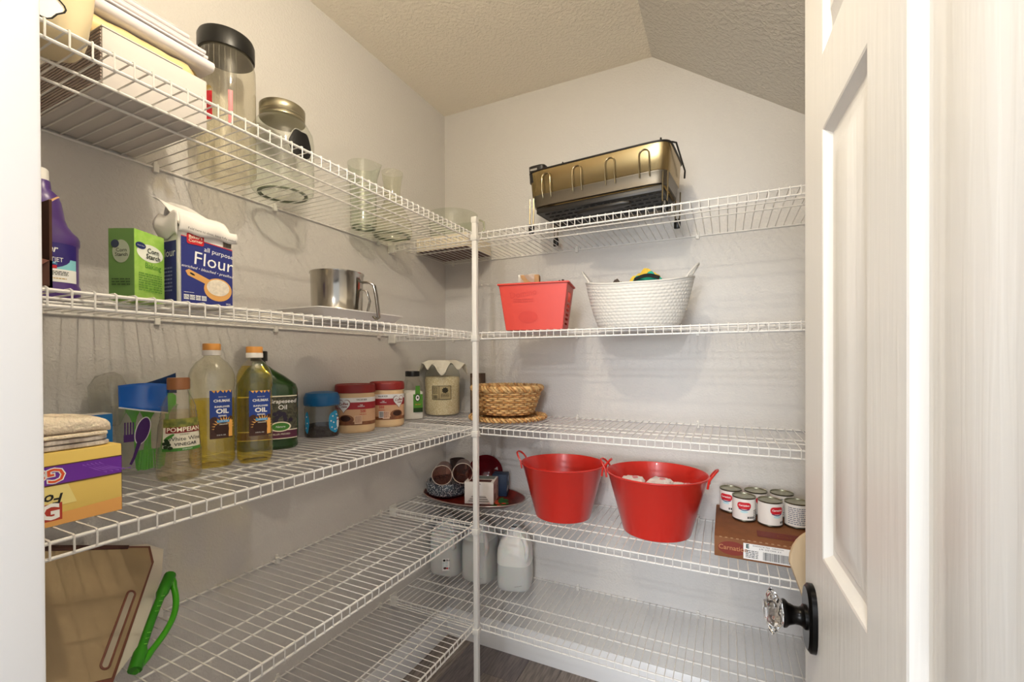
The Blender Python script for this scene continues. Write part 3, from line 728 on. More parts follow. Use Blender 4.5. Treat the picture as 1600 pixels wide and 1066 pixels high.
# ends with slots: rows of strips
bands = [(0, .018), (.026, .034), (.043, .050), (.059, .066), (.075, .082), (.091, .100), (.135, H)]
for (xb, xt, s) in ((x0, X0, 1), (x1, X1, -1)):
    def end(ya, yb_, za, zb):
        ta, tb = za/H, zb/H
        A = [(L(xb, xt, ta), L(y0, Y0, ta)+(L(y1, Y1, ta)-L(y0, Y0, ta))*ya, za), (L(xb, xt, ta), L(y0, Y0, ta)+(L(y1, Y1, ta)-L(y0, Y0, ta))*yb_, za)]
        C_ = [(L(xb, xt, tb), L(y0, Y0, tb)+(L(y1, Y1, tb)-L(y0, Y0, tb))*ya, zb), (L(xb, xt, tb), L(y0, Y0, tb)+(L(y1, Y1, tb)-L(y0, Y0, tb))*yb_, zb)]
        sh = lambda p_: (p_[0]+s*.002, p_[1], p_[2])
        b.hexa([A[0], A[1], sh(A[1]), sh(A[0]), C_[0], C_[1], sh(C_[1]), sh(C_[0])])
    end(0, .28, 0, H); end(.72, 1, 0, H)
    for za, zb in bands: end(.28, .72, za, zb)
o = b.obj('bin_body', RP, t, smooth=False)
b = B(); b.tube([(X0-.003, Y0-.003, H), (X1+.003, Y0-.003, H), (X1+.003, Y1+.003, H), (X0-.003, Y1+.003, H)], .0032, 6, closed=True); b.box(X0-.004, X1+.004, Y0-.006, Y0+.002, H-.002, H+.002); b.box(X0-.004, X1+.004, Y1-.002, Y1+.006, H-.002, H+.002); b.box(X0-.006, X0+.002, Y0, Y1, H-.002, H+.002); b.box(X1-.002, X1+.006, Y0, Y1, H-.002, H+.002)
b.obj('bin_rim', RP, t, smooth=False)
F = flat((0, y0-.0006, 0), (1, 0, 0), (0, (Y0-y0), H)); RD = mat('darker_red_print', '#c23325', .5)  # embossed lettering and an oval patch, drawn in a slightly darker red
lettering('Domino', .030, RD, t, F, -.035, .128, .0006, rot=.12); smallprint(RD, t, F, -.035, .105, .075, .016, 2, 4)
shape('darker_red_patch', RD, t, F, oval(.035, .022), h=.0004, cx=-.02, cy=.045)
# contents
t = thing('cardboard_piece', 'small brown carton wrapped in clear tape standing in the red bin', 'box', (.600, -.335, Z+.004), radians(14))
b = B(); b.box(-.028, .040, -.02, .02, 0, .200); b.obj('carton_body', mat('kraft_card', '#a07a52', .75, var=.15, vscale=40), t, bev=.001)
b = B(); b.grid(lambda u, v: (-.036+.06*u, -.0215-.004*sin(6*u+4*v), .158+.043*v+.003*sin(9*u)), 8, 6); b.obj('tape_wrap', clear('tape_film', '#efe8da', .35, .1), t)
t = thing('black_cable', 'coiled black cable showing above the rim of the red bin', 'cable', (.680, -.332, Z+.004), radians(10))
b = B(); b.tube([(.036*cos(k*.5), .024*sin(k*.5), .135+.0028*k+(.012*sin(k*.5))) for k in range(0, 14)], .0038, 8); b.tube([(-.036, .0, .0), (-.03, .01, .08), (-.02, .02, .135), (0, .024, .15), (.036, 0, .135)], .0038, 8)
b.obj('cable_coil', BLACK, t)
t = thing('metal_tool', 'small tool tip poking above the right of the red bin', 'tool', (.722, -.318, Z+.004))
b = B(); b.tube([(-.01, 0, 0), (0, 0, .12), (.003, 0, .172)], .003, 8); b.tube([(.003, 0, .165), (.006, -.004, .178)], .0045, 8); b.obj('tool_shaft', BLACK, t)
t = thing('yellow_packet', 'yellow packet seen through the end slot of the red bin', 'packet', (.712, -.290, Z+.095), radians(10))
b = B(); b.box(-.012, .012, -.022, .022, 0, .036); b.obj('packet_body', mat('yellow_card', '#d8c24c', .6), t, bev=.003)
# woven basket
t = thing('woven_basket', 'white oval woven-texture plastic basket with raised handles', 'basket', (.975, -.222, Z), radians(4))
WP = mat('white_basket_plastic', '#cfccc6', .5)
Rt, Rb = (.186, .128), (.128, .088)
def bask(v, a, inner=0):
    k = v[2]/.15; return v
NA, NZ = 120, 34
def bw(u, v, off=0):
    a = 2*pi*u; e = v**.62
    hx = Rb[0]+(Rt[0]-Rb[0])*e; hy = Rb[1]+(Rt[1]-Rb[1])*e
    top = .148+.026*abs(cos(a))**3
    z = top*v
    # weave relief: staggered pads
    row = int(v*14); fu = (u*60+(row % 2)*.5) % 1; fv = (v*14) % 1
    pad = .0018*(sin(pi*fu)**.6)*(sin(pi*fv)**.6) if .02 < v < .96 else 0
    r = pad+off
    return ((hx+r)*cos(a), (hy+r)*sin(a), z)
b = B(); b.grid(lambda u, v: bw(u, v), 360, 84); b.obj('basket_wall', WP, t, fixn=False)
b = B(); b.grid(lambda u, v: (lambda p_: (p_[0]*.985, p_[1]*.98, p_[2]))(bw(u, v, -.0015) if 0 else ((Rb[0]+(Rt[0]-Rb[0])*v**.62-.003)*cos(2*pi*u), (Rb[1]+(Rt[1]-Rb[1])*v**.62-.003)*sin(2*pi*u), (.148+.026*abs(cos(2*pi*u))**3)*v)), 72, 12); b.obj('basket_lining', WP, t, fixn=False)
b = B(); b.loft([(Rb[0]-.002, Rb[1]-.002, .0), (Rb[0]-.002, Rb[1]-.002, .003)], 48); b.obj('basket_floor', WP, t)
b = B(); b.tube([((Rt[0]-.0005)*cos(2*pi*k/96), (Rt[1]-.0005)*sin(2*pi*k/96), .148+.026*abs(cos(2*pi*k/96))**3) for k in range(96)], .0035, 8, closed=True); b.obj('basket_rim', WP, t)
for s in (-1, 1):
    pts = []
    for k in range(15):
        a = (k/14-.5)*1.1; e = sin(pi*k/14); x_ = s*((Rt[0])*cos(a)+.012*e+.002); y_ = Rt[1]*sin(a)*1.02; pts.append((x_, y_, .148+.026*cos(a)**3+.044*e**.8))
    b = B(); b.tube(pts, .0036, 8); b.obj('handle', WP, t)
# contents
def clothpile(name, label, cat, loc, sx, sy, h, m, seed, group=None, partn='cloth_body'):
    t = thing(name, label, cat, loc, 0, group)
    def g(u, v):
        x = (u-.5)*2; y = (v-.5)*2; e = max(0, 1-(x*x)**1.5)*max(0, 1-(y*y)**1.5)
        return (sx*x+.006*sin(5*y+seed), sy*y+.006*sin(4*x+seed), h*e**.5+.10*h*sin(7*x+3*y+seed)*e+.08*h*sin(11*y-4*x)*e)
    b = B(); b.grid(g, 26, 20); b.grid(lambda u, v: (sx*(u-.5)*1.96, sy*(v-.5)*1.96, 0.0), 4, 4); b.obj(partn, m, t); return t
t = clothpile('green_towel', 'teal green cloth with black stripes heaped in the white woven basket', 'cloth', (1.012, -.240, Z+.100), .058, .034, .088, mat('teal_cloth', '#1f9a86', .85, bump=.3, bscale=60), 1)
def stripe(u, v): x = -.055+.10*u; return (x, -.012+.010*v-.5*x*x, .080+.0085-.9*x*x*8*.25+.001)
b = B(); b.grid(lambda u, v: (-.040+.085*u, -.052+.016*v, .060+.014*v+.012*sin(pi*u)), 12, 4); b.obj('black_stripe', mat('black_cloth', '#15191a', .9), t, solid=.002)
t = clothpile('yellow_towel', 'yellow cloth folded behind the teal one in the white woven basket', 'cloth', (.992, -.172, Z+.106), .062, .030, .104, mat('yellow_cloth', '#d7b440', .85, bump=.3, bscale=60), 2)
t = clothpile('brown_towel', 'dark brown knitted cloth at the left inside the white woven basket', 'cloth', (.900, -.220, Z+.082), .040, .060, .090, mat('brown_knit', '#4b403a', .95, bump=.8, bscale=90), 3)
# ===== shelf 3 left =====
Z = SZ[3]
t = thing('detergent_box', 'yellow and purple detergent sheet carton lying upside down at the left shelf end', 'box', (.345, -1.555, Z))
YB = mat('yellow_box', '#e2c468', .5)
b = B(); b.box(-.115, 0, -.105, .102, 0, .110); b.obj('carton_body', YB, t, bev=.0012)
F = flat((0, 0, 0), (0, 1, 0), (0, 0, 1))
pb = patch('purple_band', mat('purple_print', '#6a2aa0', .45), t, F, -.104, .1015, .062, .090, .0004, 1)
b = B(); b.add([F(-.104, .060, .0006), F(.1015, .0605, .0006), F(.1015, .0625, .0006), F(-.104, .0620, .0006)], [(0,1,2,3)]); b.add([F(-.104, .090, .0006), F(.1015, .0895, .0006), F(.1015, .0912, .0006), F(-.104, .0912, .0006)], [(0,1,2,3)]); b.obj('brown_edge_line', mat('brown_line', '#5b3b22', .6), pb, smooth=False)
LP = mat('lilac_print', '#8d55c4', .45)
for i in range(5):
    b = B(); pts = []; a0 = .052+.008*i
    b.grid(lambda u, v: F(a0+.030*u-.010*(1-u)*i*.3, .068+.018*(1-u)**(1.5+.2*i)+(.0035*sin(pi*u))*v-.002*v, .0007), 10, 1); b.obj('leaf_swirl', LP, pb, smooth=False, fixn=False)
ob_ = patch('orange_band', mat('orange_print', '#dfa55c', .5), t, F, -.104, .1015, .0, .002, .0004, 1)
b = B(); b.add([F(-.02, .001, .0005), F(.1015, .001, .0005), F(.1015, .022, .0005), F(-.02, .015, .0005)], [(0,1,2,3)]); b.obj('orange_fade', MC['orange_print'], t, smooth=False)
b = B(); b.add([F(-.10, .028, .0005), F(.045, .030, .0005), F(.035, .060, .0005), F(-.10, .060, .0005)], [(0,1,2,3)]); b.obj('pale_fade', mat('pale_yellow_print', '#ead98a', .5), t, smooth=False)
lettering('Gain', .030, WINK, pb, F, .004, .076, .0008, bold=.06, rot=pi+.05)
lettering('Gain', .030, mat('orange_red_ink', '#e2592f', .45), pb, F, .004, .076, .0011, bold=.01, rot=pi+.05)
shape('green_leaf', GREENI, pb, F, oval(.007, .0025), h=.0010, cx=-.027, cy=.086)
for i in range(8): shape('blossom', INK if i % 2 else WINK, pb, F, oval(.0035, .0012), h=.0012+.0001*i, cx=-.030+.005*i, cy=.063-.0006*(7-i))
lettering('Force', .021, INK, t, F, .004, .042, .0008, bold=.02, rot=pi-.04, shear=.2)
gb = patch('red_badge', mat('brick_red_print', '#b23a2a', .5), t, F, -.060, .028, .008, .034, .0006, 1)
lettering('G', .032, WINK, gb, F, .014, .021, .0010, bold=.04, rot=0)
b = B(); b.box(-.114, -.001, .1021, .1026, .001, .109); b.obj('end_panel', mat('dark_end_card', '#3d2430', .7), t, smooth=False)
# towels
TER = mat('cream_terry', '#efe0c8', .95, bump=1.0, bscale=220, sss=.05)
t = thing('plaid_towel', 'thin grey and white plaid towel folded under the cream terry towel', 'towel', (.290, -1.548, Z+.1105))
b = B(); PL = mat('plaid_cloth', '#d9d1c8', .9, col2='#a3978f', vscale=30, stretch=(1, 3, .6), bump=.4, bscale=120)
for i in range(2):
    b.loft([(.046, .083-.003*i, .0085*i), (.050, .087-.003*i, .002+.0085*i), (.050, .087-.003*i, .0065+.0085*i), (.046, .083-.003*i, .0082+.0085*i)], 60, p=7)
b.obj('towel_fold', PL, t)
t = thing('terry_towel', 'cream terry towel folded thick on top of the detergent carton', 'towel', (.288, -1.545, Z+.128))
def ter(u, v):
    a = 2*pi*u; c, q = cos(a), sin(a); x = .052*math.copysign(abs(c)**.55, c); z = .5*math.copysign(abs(q)**.7, q)+.5
    y = -.085+.170*v; e = (1-abs(2*v-1)**8)**.5 if abs(2*v-1) < 1 else 0
    hh = .026+.022*(1-v)**1.2
    n = .0022*mn.noise(Vector((x*60, y*70, z*3)))+.003*mn.noise(Vector((x*25, y*20, z)))
    return (x*(.75+.25*e)+n, y+.004*mn.noise(Vector((x*40, z*4, 3))), .003+(z*hh)*(.35+.65*e)+ (0 if z < .2 else n))
b = B(); b.grid(ter, 60, 70); b.obj('towel_fold', TER, t, fixn=True)
b = B(); b.grid(lambda u, v: (.049+.004*sin(pi*v)+.001*sin(40*u), -.08+.155*u, .0005+.005*v), 40, 3); b.obj('lower_hem', TER, t, solid=.002)
# blue box behind
t = thing('blue_box', 'bright blue carton with white lettering behind the towels', 'box', (.105, -1.440, Z), radians(90))
b = B(); b.box(-.065, .066, -.018, .018, 0, .140); b.obj('carton_body', mat('blue_card', '#1778c4', .5), t, bev=.001)
b = B(); b.box(-.064, .065, -.017, .017, .1401, .1412); b.obj('carton_top', PAPER, t)
F = flat((0, -.018, 0), (1, 0, 0), (0, 0, 1))
lettering('40', .022, WINK, t, F, .030, .118, .0008, bold=.01, shear=.1); lettering('bags', .022, WINK, t, F, .034, .098, .0008, bold=.02)
# container with utensils
t = thing('clear_container', 'clear plastic tub holding green plastic cutlery and a blue packet', 'container', (.085, -1.300, Z), face(.085, -1.3, .12))
b = B(); b.loft([(.030, .026, .001), (.040, .034, .003), (.043, .037, .006), (.054, .047, .146), (.056, .049, .148)], 72, p=5, cap1=False); b.obj('tub_body', clear('container_plastic', '#f9faf7', .05, .03, gain=1.6), t, ang=50)
F = lambda x, y, h=0: (x, -.0365-.07*y-h, y)
PI_ = mat('purple_print_dark', '#4b1a6e', .4)
def rotp(P, a): return [(x*cos(a)-y*sin(a), x*sin(a)+y*cos(a)) for x, y in P]
s_ = shape('spoon_print_edge', WINK, t, F, rotp(oval(.0125, .0300), -.22), h=.001, cx=-.010, cy=.098)
shape('spoon_print', PI_, s_, F, rotp(oval(.0108, .0280), -.22), h=.0016, cx=-.010, cy=.098)
b = B(); b.add([F(-.019, .076, .0016), F(-.012, .074, .0016), F(-.022, .040, .0016), F(-.028, .026, .0016), F(-.032, .028, .0016), F(-.026, .044, .0016)], [(0,1,2,3,4,5)]); b.obj('handle_print', PI_, s_, smooth=False)
b = B()
for i in range(4): b.add([F(-.040+.0045*i, .092, .0014), F(-.0378+.0045*i, .092, .0014), F(-.0378+.0045*i, .118, .0014), F(-.040+.0045*i, .118, .0014)], [(0,1,2,3)])
b.add([F(-.041, .076, .0014), F(-.024, .076, .0014), F(-.024, .092, .0014), F(-.041, .092, .0014)], [(0,1,2,3)]); b.obj('fork_print', PI_, t, smooth=False)
GP = mat('green_plastic', '#62cf2e', .3)
def spoon(x, y, z0, tilt, tx, L_, wd=.013, fork=False):
    b = B(); M = Matrix.Translation((x, y, z0)) @ Matrix.Rotation(tilt, 4, 'X') @ Matrix.Rotation(tx, 4, 'Y')
    prof = [(.0035, 0), (.0042, .03), (.0028, .06), (.0024, L_-.05), (.006, L_-.036), (wd, L_-.020), (wd*.9, L_-.008), (.003, L_)]
    vs = []; fs = []
    for k, (w_, z_) in enumerate(prof):
        dpt = -.004*max(0, (z_-(L_-.045))/.045)*(1-((z_-(L_-.02))/.03)**2)
        vs += [(-w_, -.0008, z_), (0, -.0008+dpt*1.2, z_), (w_, -.0008, z_), (w_, .0008, z_), (0, .0010+dpt, z_), (-w_, .0008, z_)]
    for k in range(len(prof)-1):
        for j in range(6): fs.append((k*6+j, k*6+(j+1) % 6, k*6+6+(j+1) % 6, k*6+6+j))
    fs += [tuple(range(6)), tuple(len(vs)-6+j for j in range(6))]
    b.add(vs, fs); return b.xf(M)
for i, (x, y, z0, tl, tx, L_, l) in enumerate([(.020, -.018, .010, .05, .12, .168, 'green plastic spoon standing in front right of the clear tub'),
     (.030, .008, .010, -.06, .10, .170, 'green plastic spoon at the far right of the clear tub'),
     (-.004, -.010, .010, .02, .05, .150, 'green plastic spoon in the middle of the clear tub'),
     (-.012, .012, .010, -.1, -.05, .152, 'green plastic spoon behind the purple printed spoon'),
     (.008, .014, .010, -.12, .02, .158, 'green plastic spoon at the back of the clear tub')]):
    wx, wy = .085, -1.30; rz = face(.085, -1.3, .12)
    tt = thing('plastic_spoon', l, 'spoon', (wx, wy, Z+.006), rz, 'green spoons in the clear tub')
    spoon(x, y, 0, tl, tx, L_, .0135).obj('spoon_body', GP, tt, ang=60)
t2 = thing('cutlery_bundle', 'bundle of green plastic fork handles at the bottom of the clear tub', 'cutlery', (.085, -1.30, Z+.006), face(.085, -1.3, .12))
b = B()
for i in range(9): b.tube([(-.014+.005*i, -.012+.004*(i % 3), .001), (-.010+.004*i, -.010+.003*(i % 3), .045)], .0022, 6)
b.obj('fork_handles', GP, t2)
t2 = thing('blue_packet', 'torn bright blue plastic packet sticking out of the clear tub', 'packet', (.085, -1.300, Z+.148), face(.085, -1.3, .12))
BF = mat('blue_film', '#1a6cd6', .25, coat=.5)
def bp_(u, v): x = -.048+.082*u; z = .000+.040*(1-v)*(1-.55*u)+.040*v+.012*u*0; z = -.006+.046*v+(-.018*u)*(1-v)+.004*sin(pi*u)*v; y = -.030-.012*sin(pi*u)-.012*(1-v); return (x, y, z+.008)
b = B(); b.grid(bp_, 20, 8); b.obj('packet_front', BF, t2, solid=.0008)
b = B(); b.grid(lambda u, v: (-.046+.100*u, -.024+.026*sin(pi*u*.9)+.010*v, .030+.010*v+.022*u*u*v+.010*u*(v)-.004*(1-v)), 20, 6); b.obj('packet_back', clear('blue_clear_film', '#5f86b8', .12, .25, milkcol='#4d78ad'), t2, solid=.0006)
b = B(); b.tube([bp_(k/14, 0) for k in range(15)], .0016, 6); b.obj('white_seam', WINK, t2)
t2 = thing('clear_wrap', 'crumpled clear plastic wrap at the back left of the cutlery tub', 'plastic wrap', (.046, -1.350, Z+.088), 0)
b = B(); b.loft([(.022, .018, .02), (.034, .026, .045), (.040, .030, .07), (.036, .030, .10), (.022, .022, .125), (.008, .01, .135)], 40, fn=lumpy(None, .22, 26, 4)); b.obj('film', clear('wrap_film', '#f2f2ee', .12, .07, gain=2.0), t2)

def bottle_label_arc(parent, R, F): pass
# vinegar bottle
x, y = .207, -1.296
t = thing('vinegar_bottle', 'clear vinegar bottle with bronze cap in front of the cutlery tub', 'bottle', (x, y, Z), face(x, y))
prof = [(.030, .001), (.036, 0), (.0395, .006), (.0400, .020)]
for k in range(6): prof += [(.0388, .024+k*.006), (.0400, .027+k*.006)]
prof += [(.0385, .062), (.0350, .115), (.0335, .118)]
for k in range(3): prof += [(.0335-.0008*k, .122+k*.008), (.0318-.0008*k, .126+k*.008)]
prof += [(.0300, .152), (.0245, .167), (.0185, .178), (.0165, .184), (.0165, .190)]
b = B(); b.lathe(prof, 40, cap0=True, cap1=False); b.obj('bottle_body', clear('vinegar_plastic', '#fbfaf6', .04, .03, gain=1.6), t, ang=30)
lp = [(max(.001, r_-.0016), z_+.001) for r_, z_ in prof if z_ < .145]
b = B(); b.lathe(lp, 40); b.obj('vinegar', clear('vinegar_liquid', '#fbf6ea', .03, .04, milkcol='#f2e8cc', gain=.6), t)
b = B(); b.lathe([(.0185, .187), (.0198, .188), (.0198, .209), (.0185, .212), (.001, .212)], 36, fn=lambda v, a: (v[0]*(1+.012*cos(30*a)), v[1]*(1+.012*cos(30*a)), v[2])); b.obj('bottle_cap', mat('bronze_cap', '#a8714a', .38, .3), t)
F = cyl(0, 0, .088, .0367, -pi/2+.15, taper=-.066)
lb = patch('front_label', mat('label_cream', '#ddd8c4', .55), t, F, -.034, .036, -.026, .030, .0012, 16)
patch('olive_top', mat('olive_print', '#56602a', .5, col2='#8b8a3c', vscale=90), t, F, -.034, .036, .0225, .040, .0016, 16)
bb = patch('red_banner', mat('maroon_print', '#7a1f1c', .5), lb, F, -.028, .036, .011, .023, .0020, 14)
lettering('POMPEIAN', .0125, CREAMI, bb, F, .004, .0175, .0026, bold=.015)
lettering('GOURMET', .0036, INK, lb, F, .004, .0075, .0018)
lettering('White Wine', .0115, INK, lb, F, .006, -.0015, .0018)
lettering('VINEGAR', .0092, INK, lb, F, .006, -.0125, .0018, bold=.01)
patch('green_foot', GREENI, lb, F, -.034, .036, -.026, -.0195, .0016, 16); lettering('EVERYDAY', .0034, WINK, lb, F, .008, -.0228, .0022)
for i, (ox, oy) in enumerate([(-.026, -.004), (-.030, -.010), (-.022, -.012), (-.027, -.017), (-.019, -.019), (-.024, -.007)]): shape('olive_print', mat('dark_olive_print', '#23341a', .5), lb, F, oval(.0042, .0035), h=.0020+.0001*i, cx=ox, cy=oy)
shape('leaf_print', GREENI, lb, F, rotp(oval(.011, .003), .6), h=.0019, cx=-.022, cy=.003)

# sunflower oil bottles
OIL = clear('sunflower_oil', '#fcf1a2', .03, .20, milkcol='#f6e45e', gain=.6)
def oil(name, label, x, y, R, H, level, off):
    t = thing(name, label, 'bottle', (x, y, Z), face(x, y), 'sunflower oil bottles')
    k = H/.285
    prof = [(R*.72, .003), (R*.86, .0), (R*.98, .010), (R, .022)]
    for i in range(4): prof += [(R*.975, (.028+i*.010)*k), (R, (.033+i*.010)*k)]
    prof += [(R*.97, .068*k), (R*.97, .182*k), (R, .188*k), (R*.985, .193*k), (R, .199*k), (R*.985, .204*k), (R*.98, .212*k), (R*.88, .226*k), (R*.70, .240*k), (R*.46, .250*k), (R*.36, .254*k), (.0155, .258*k), (.0155, .264*k)]
    b = B(); b.loft([(r_, r_*.86, z_) for r_, z_ in prof], 48, p=2.5, cap0=True, cap1=False); b.obj('bottle_body', clear('oil_bottle_plastic', '#fcfbf2', .03, .015, gain=1.8), t, ang=35)
    lp = [(max(.001, r_-.0016), z_+.0012) for r_, z_ in prof if z_ < level-.001]
    rl = lp[-1][0]; 
    for i in range(len(prof)-1):
        if prof[i][1] < level <= prof[i+1][1]:
            f_ = (level-prof[i][1])/(prof[i+1][1]-prof[i][1]); rl = prof[i][0]+f_*(prof[i+1][0]-prof[i][0])-.0016
    lp.append((rl, level))
    b = B(); b.loft([(r_, r_*.86, z_) for r_, z_ in lp], 48, p=2.5); b.obj('oil', OIL, t, ang=35)
    b = B(); b.lathe([(.0165, .257*k), (.0185, .258*k), (.0185, .268*k), (.0172, .270*k)], 36, cap1=False, fn=lambda v, a: (v[0]*(1+.015*cos(36*a)), v[1]*(1+.015*cos(36*a)), v[2])); b.obj('cap_ring', mat('white_cap', '#ece8e2', .4), t)
    b = B(); b.lathe([(.0172, .2695*k), (.0180, .270*k), (.0180, .283*k), (.0168, .285*k), (.001, .285*k)], 36, cap0=False, fn=lambda v, a: (v[0]*(1+.015*cos(36*a)), v[1]*(1+.015*cos(36*a)), v[2])); b.obj('bottle_cap', mat('orange_cap', '#dd9a4c', .4), t)
    def F(xx, yy, h=0):
        t_ = off+xx/R; rr = R*.97+.0008+h; s_ = sin(t_)
        return (rr*s_, -rr*.86*(1-abs(s_)**2.5)**.4, .122*k+yy)
    lb = patch('front_label', mat('label_blue', '#22408f', .45), t, F, -.0255, .0255, -.055*k, .055*k, .0006, 16)
    w = .0255
    b = B(); b.grid(lambda u, v: F(-w+2*w*u, -.055*k+.045*v+.006*abs(sin(9*u))*v, .0012), 18, 3); b.obj('sunflower_band', mat('brown_print', '#3b2119', .5, col2='#4a2a1e', vscale=300), lb, fixn=False)
    rr_ = random.Random(4)
    for i in range(13):
        a = pi*.02+pi*1.02*i/12; shape('petal', mat('petal_yellow', '#f0b35c', .5), lb, F, rotp([(0, -.0028), (.013, 0), (0, .0028), (-.003, 0)], a), h=.0016+.00005*i, cx=.004+.0135*cos(a), cy=-.030*k+.0135*sin(a))
    for i in range(5): shape('petal', MC['petal_yellow'], lb, F, [(-.004, 0), (.004, 0), (.0015*(-1)**i, -.006)], h=.0016, cx=-.018+.009*i, cy=.055*k)
    shape('sunflower_centre', mat('seed_brown', '#33190f', .6), lb, F, oval(.0155, .0155), h=.0024, cx=-.002, cy=-.034*k)
    patch('yellow_side', MC['petal_yellow'], lb, F, .013, .0235, -.052*k, -.014*k, .0020, 4)
    lettering('SINCE 1980', .0034, WINK, lb, F, 0, .040*k, .0012); lettering('CHUMAK', .0085, WINK, lb, F, 0, .031*k, .0012, bold=.03)
    lettering('SUNFLOWER', .0056, WINK, lb, F, 0, .0175*k, .0012, bold=.03); lettering('OIL', .0145, WINK, lb, F, 0, .007*k, .0012, bold=.04, sx=1.2); lettering('REFINED', .0045, WINK, lb, F, 0, -.0035*k, .0012, bold=.03)
    s = patch('cyan_strip', mat('cyan_print', '#3f9bd0', .5), lb, F, -.012, .014, -.0185*k, -.0125*k, .0030, 4); lettering('100% PURE', .0040, WINK, s, F, .001, -.0155*k, .0036)
    lettering('ORGANIC', .0040, CREAMI, s, F, .001, -.0225*k, .0036, bold=.02); lettering('33.8 FL OZ', .0038, WINK, s, F, -.004, -.047*k, .0036)
    return t
oil('oil_bottle', 'tall sunflower oil bottle about two thirds full, beside the vinegar', .160, -1.201, .0465, .288, .158, .44)
oil('oil_bottle', 'tall full sunflower oil bottle, the one nearer the dark green bottle', .204, -1.126, .0395, .282, .235, .34)
# dark green bottle
x, y = .088, -1.010
t = thing('grapeseed_oil_bottle', 'large dark green flat oil bottle with black cap behind the sunflower oils', 'bottle', (x, y, Z), face(x, y, .0))
GG = mat('green_bottle_plastic', '#244a12', .12, trans=.35, coat=.3)
ox = -.020
b = B(); b.loft([(.070, .038, 0, 0, 0), (.076, .043, .006, 0, 0), (.077, .044, .012, 0, 0), (.074, .041, .022, 0, 0), (.077, .044, .032, 0, 0), (.077, .044, .165, 0, 0), (.074, .042, .180, -.002, 0), (.052, .034, .205, ox*.5, 0), (.034, .027, .222, ox*.9, 0), (.019, .019, .236, ox, 0), (.016, .016, .244, ox, 0), (.016, .016, .250, ox, 0)], 56, p=3.2)
b.obj('bottle_body', GG, t, ang=40)
b = B(); b.lathe([(.019, .246), (.0205, .247), (.0205, .272), (.019, .274), (.001, .274)], 36, fn=lambda v, a: (v[0]*(1+.012*cos(36*a))+ox, v[1]*(1+.012*cos(36*a)), v[2])); b.obj('bottle_cap', BLACK, t)
F = SEL(.077, .044, 0, 3.2)
lb = patch('front_label', mat('grape_photo', '#2a2c24', .5, col2='#5d5a48', vscale=120), t, F, -.070, .072, .030, .150, .0006, 18)
patch('label_edge', CREAMI, lb, F, -.070, .072, .147, .150, .0010, 18); patch('label_edge', CREAMI, lb, F, -.070, .072, .053, .0555, .0012, 18); patch('label_edge', CREAMI, lb, F, -.070, .072, .030, .032, .0012, 18)
patch('maroon_band', mat('maroon_band', '#55203a', .5), lb, F, -.070, .072, .032, .053, .0010, 18)
lettering('Grapeseed', .0155, WINK, lb, F, .036, .134, .0014, shear=.1, bold=.01); lettering('Oil', .018, WINK, lb, F, .036, .117, .0014, bold=.01)
s = shape('oval_badge', CREAMI, lb, F, oval(.026, .014), h=.0016, cx=.030, cy=.064); shape('oval_inner', GREENI, s, F, oval(.022, .011), h=.0022, cx=.030, cy=.064); lettering('Nature', .0080, WINK, s, F, .030, .064, .0030, shear=.2)
lettering('EXPELLER PRESSED', .0062, CREAMI, lb, F, .028, .043, .0016)
r_ = random.Random(9)
for i in range(16): shape('grape', mat('grape_purple', '#2d2236', .4), lb, F, oval(.0055, .0055), h=.0011+.00005*i, cx=-.012+r_.uniform(0, .075), cy=.080+r_.uniform(0, .026))
# pink capped bottle far behind
# blue lidded jar
x, y = .066, -.805
t = thing('coffee_jar', 'small glass jar with blue lid and winter stickers holding ground coffee', 'jar', (x, y, Z), face(x, y))
R = .053
b = B(); b.loft([(R*.85, R*.85, .001), (R*.97, R*.97, .004), (R, R, .012), (R, R, .092), (R*.93, R*.93, .100), (R*.90, R*.90, .108)], 48, p=3.2, cap1=False); b.obj('glass_body', clear('jar_glass', '#f2f2ec', .04, .03, gain=1.6), t)
b = B(); b.loft([(R*.83, R*.83, .003), (R*.95, R*.95, .006), (R*.97, R*.97, .014), (R*.97, R*.97, .038), (R*.5, R*.5, .043), (.001, .001, .045)], 48, p=3.2, cap1=False); b.obj('ground_coffee', mat('ground_coffee', '#2b1710', .9, bump=1, bscale=300), t)
b = B(); b.lathe([(R*.93, .101), (R*1.0, .103), (R*1.02, .108), (R*1.02, .128), (R*.97, .135), (R*.90, .142), (R*.6, .146), (.001, .147)], 56, cap1=False, fn=lambda v, a: (v[0]*(1+.012*cos(28*a)), v[1]*(1+.012*cos(28*a)), v[2])); b.obj('jar_lid', mat('blue_lid', '#15649c', .35), t)
def Fj(xx, yy, h=0):
    s_ = sin(xx/R); rr = R+h
    return (rr*s_, -rr*(1-abs(s_)**3.2)**(1/3.2), yy)
SK = mat('sky_sticker', '#2f9fd0', .45)
s = shape('winter_sticker', SK, t, Fj, oval(.021, .035, 24, .05, 5), h=.0010, cx=.040, cy=.052)
for i, (a, c) in enumerate([(.033, .07), (.036, .05), (.047, .075), (.030, .035), (.05, .03), (.041, .028), (.027, .055)]): shape('snow_dot', WINK, s, Fj, oval(.0028, .0028, 8), h=.0016, cx=a, cy=c)
shape('snow_figure', WINK, s, Fj, oval(.0065, .013), h=.0018, cx=.054, cy=.045); shape('snow_figure', WINK, s, Fj, oval(.005, .0055), h=.0018, cx=.053, cy=.063)
patch('hat_band', INK, s, Fj, .048, .058, .066, .069, .0024, 3); patch('scarf', RED, s, Fj, .048, .058, .0565, .059, .0024, 3)
s = shape('winter_sticker', SK, t, Fj, oval(.010, .034, 24, .05, 5), h=.0010, cx=-.050, cy=.052)
for i, (a, c) in enumerate([(-.05, .07), (-.047, .05), (-.052, .035)]): shape('snow_dot', WINK, s, Fj, oval(.0025, .0025, 8), h=.0016, cx=a, cy=c)
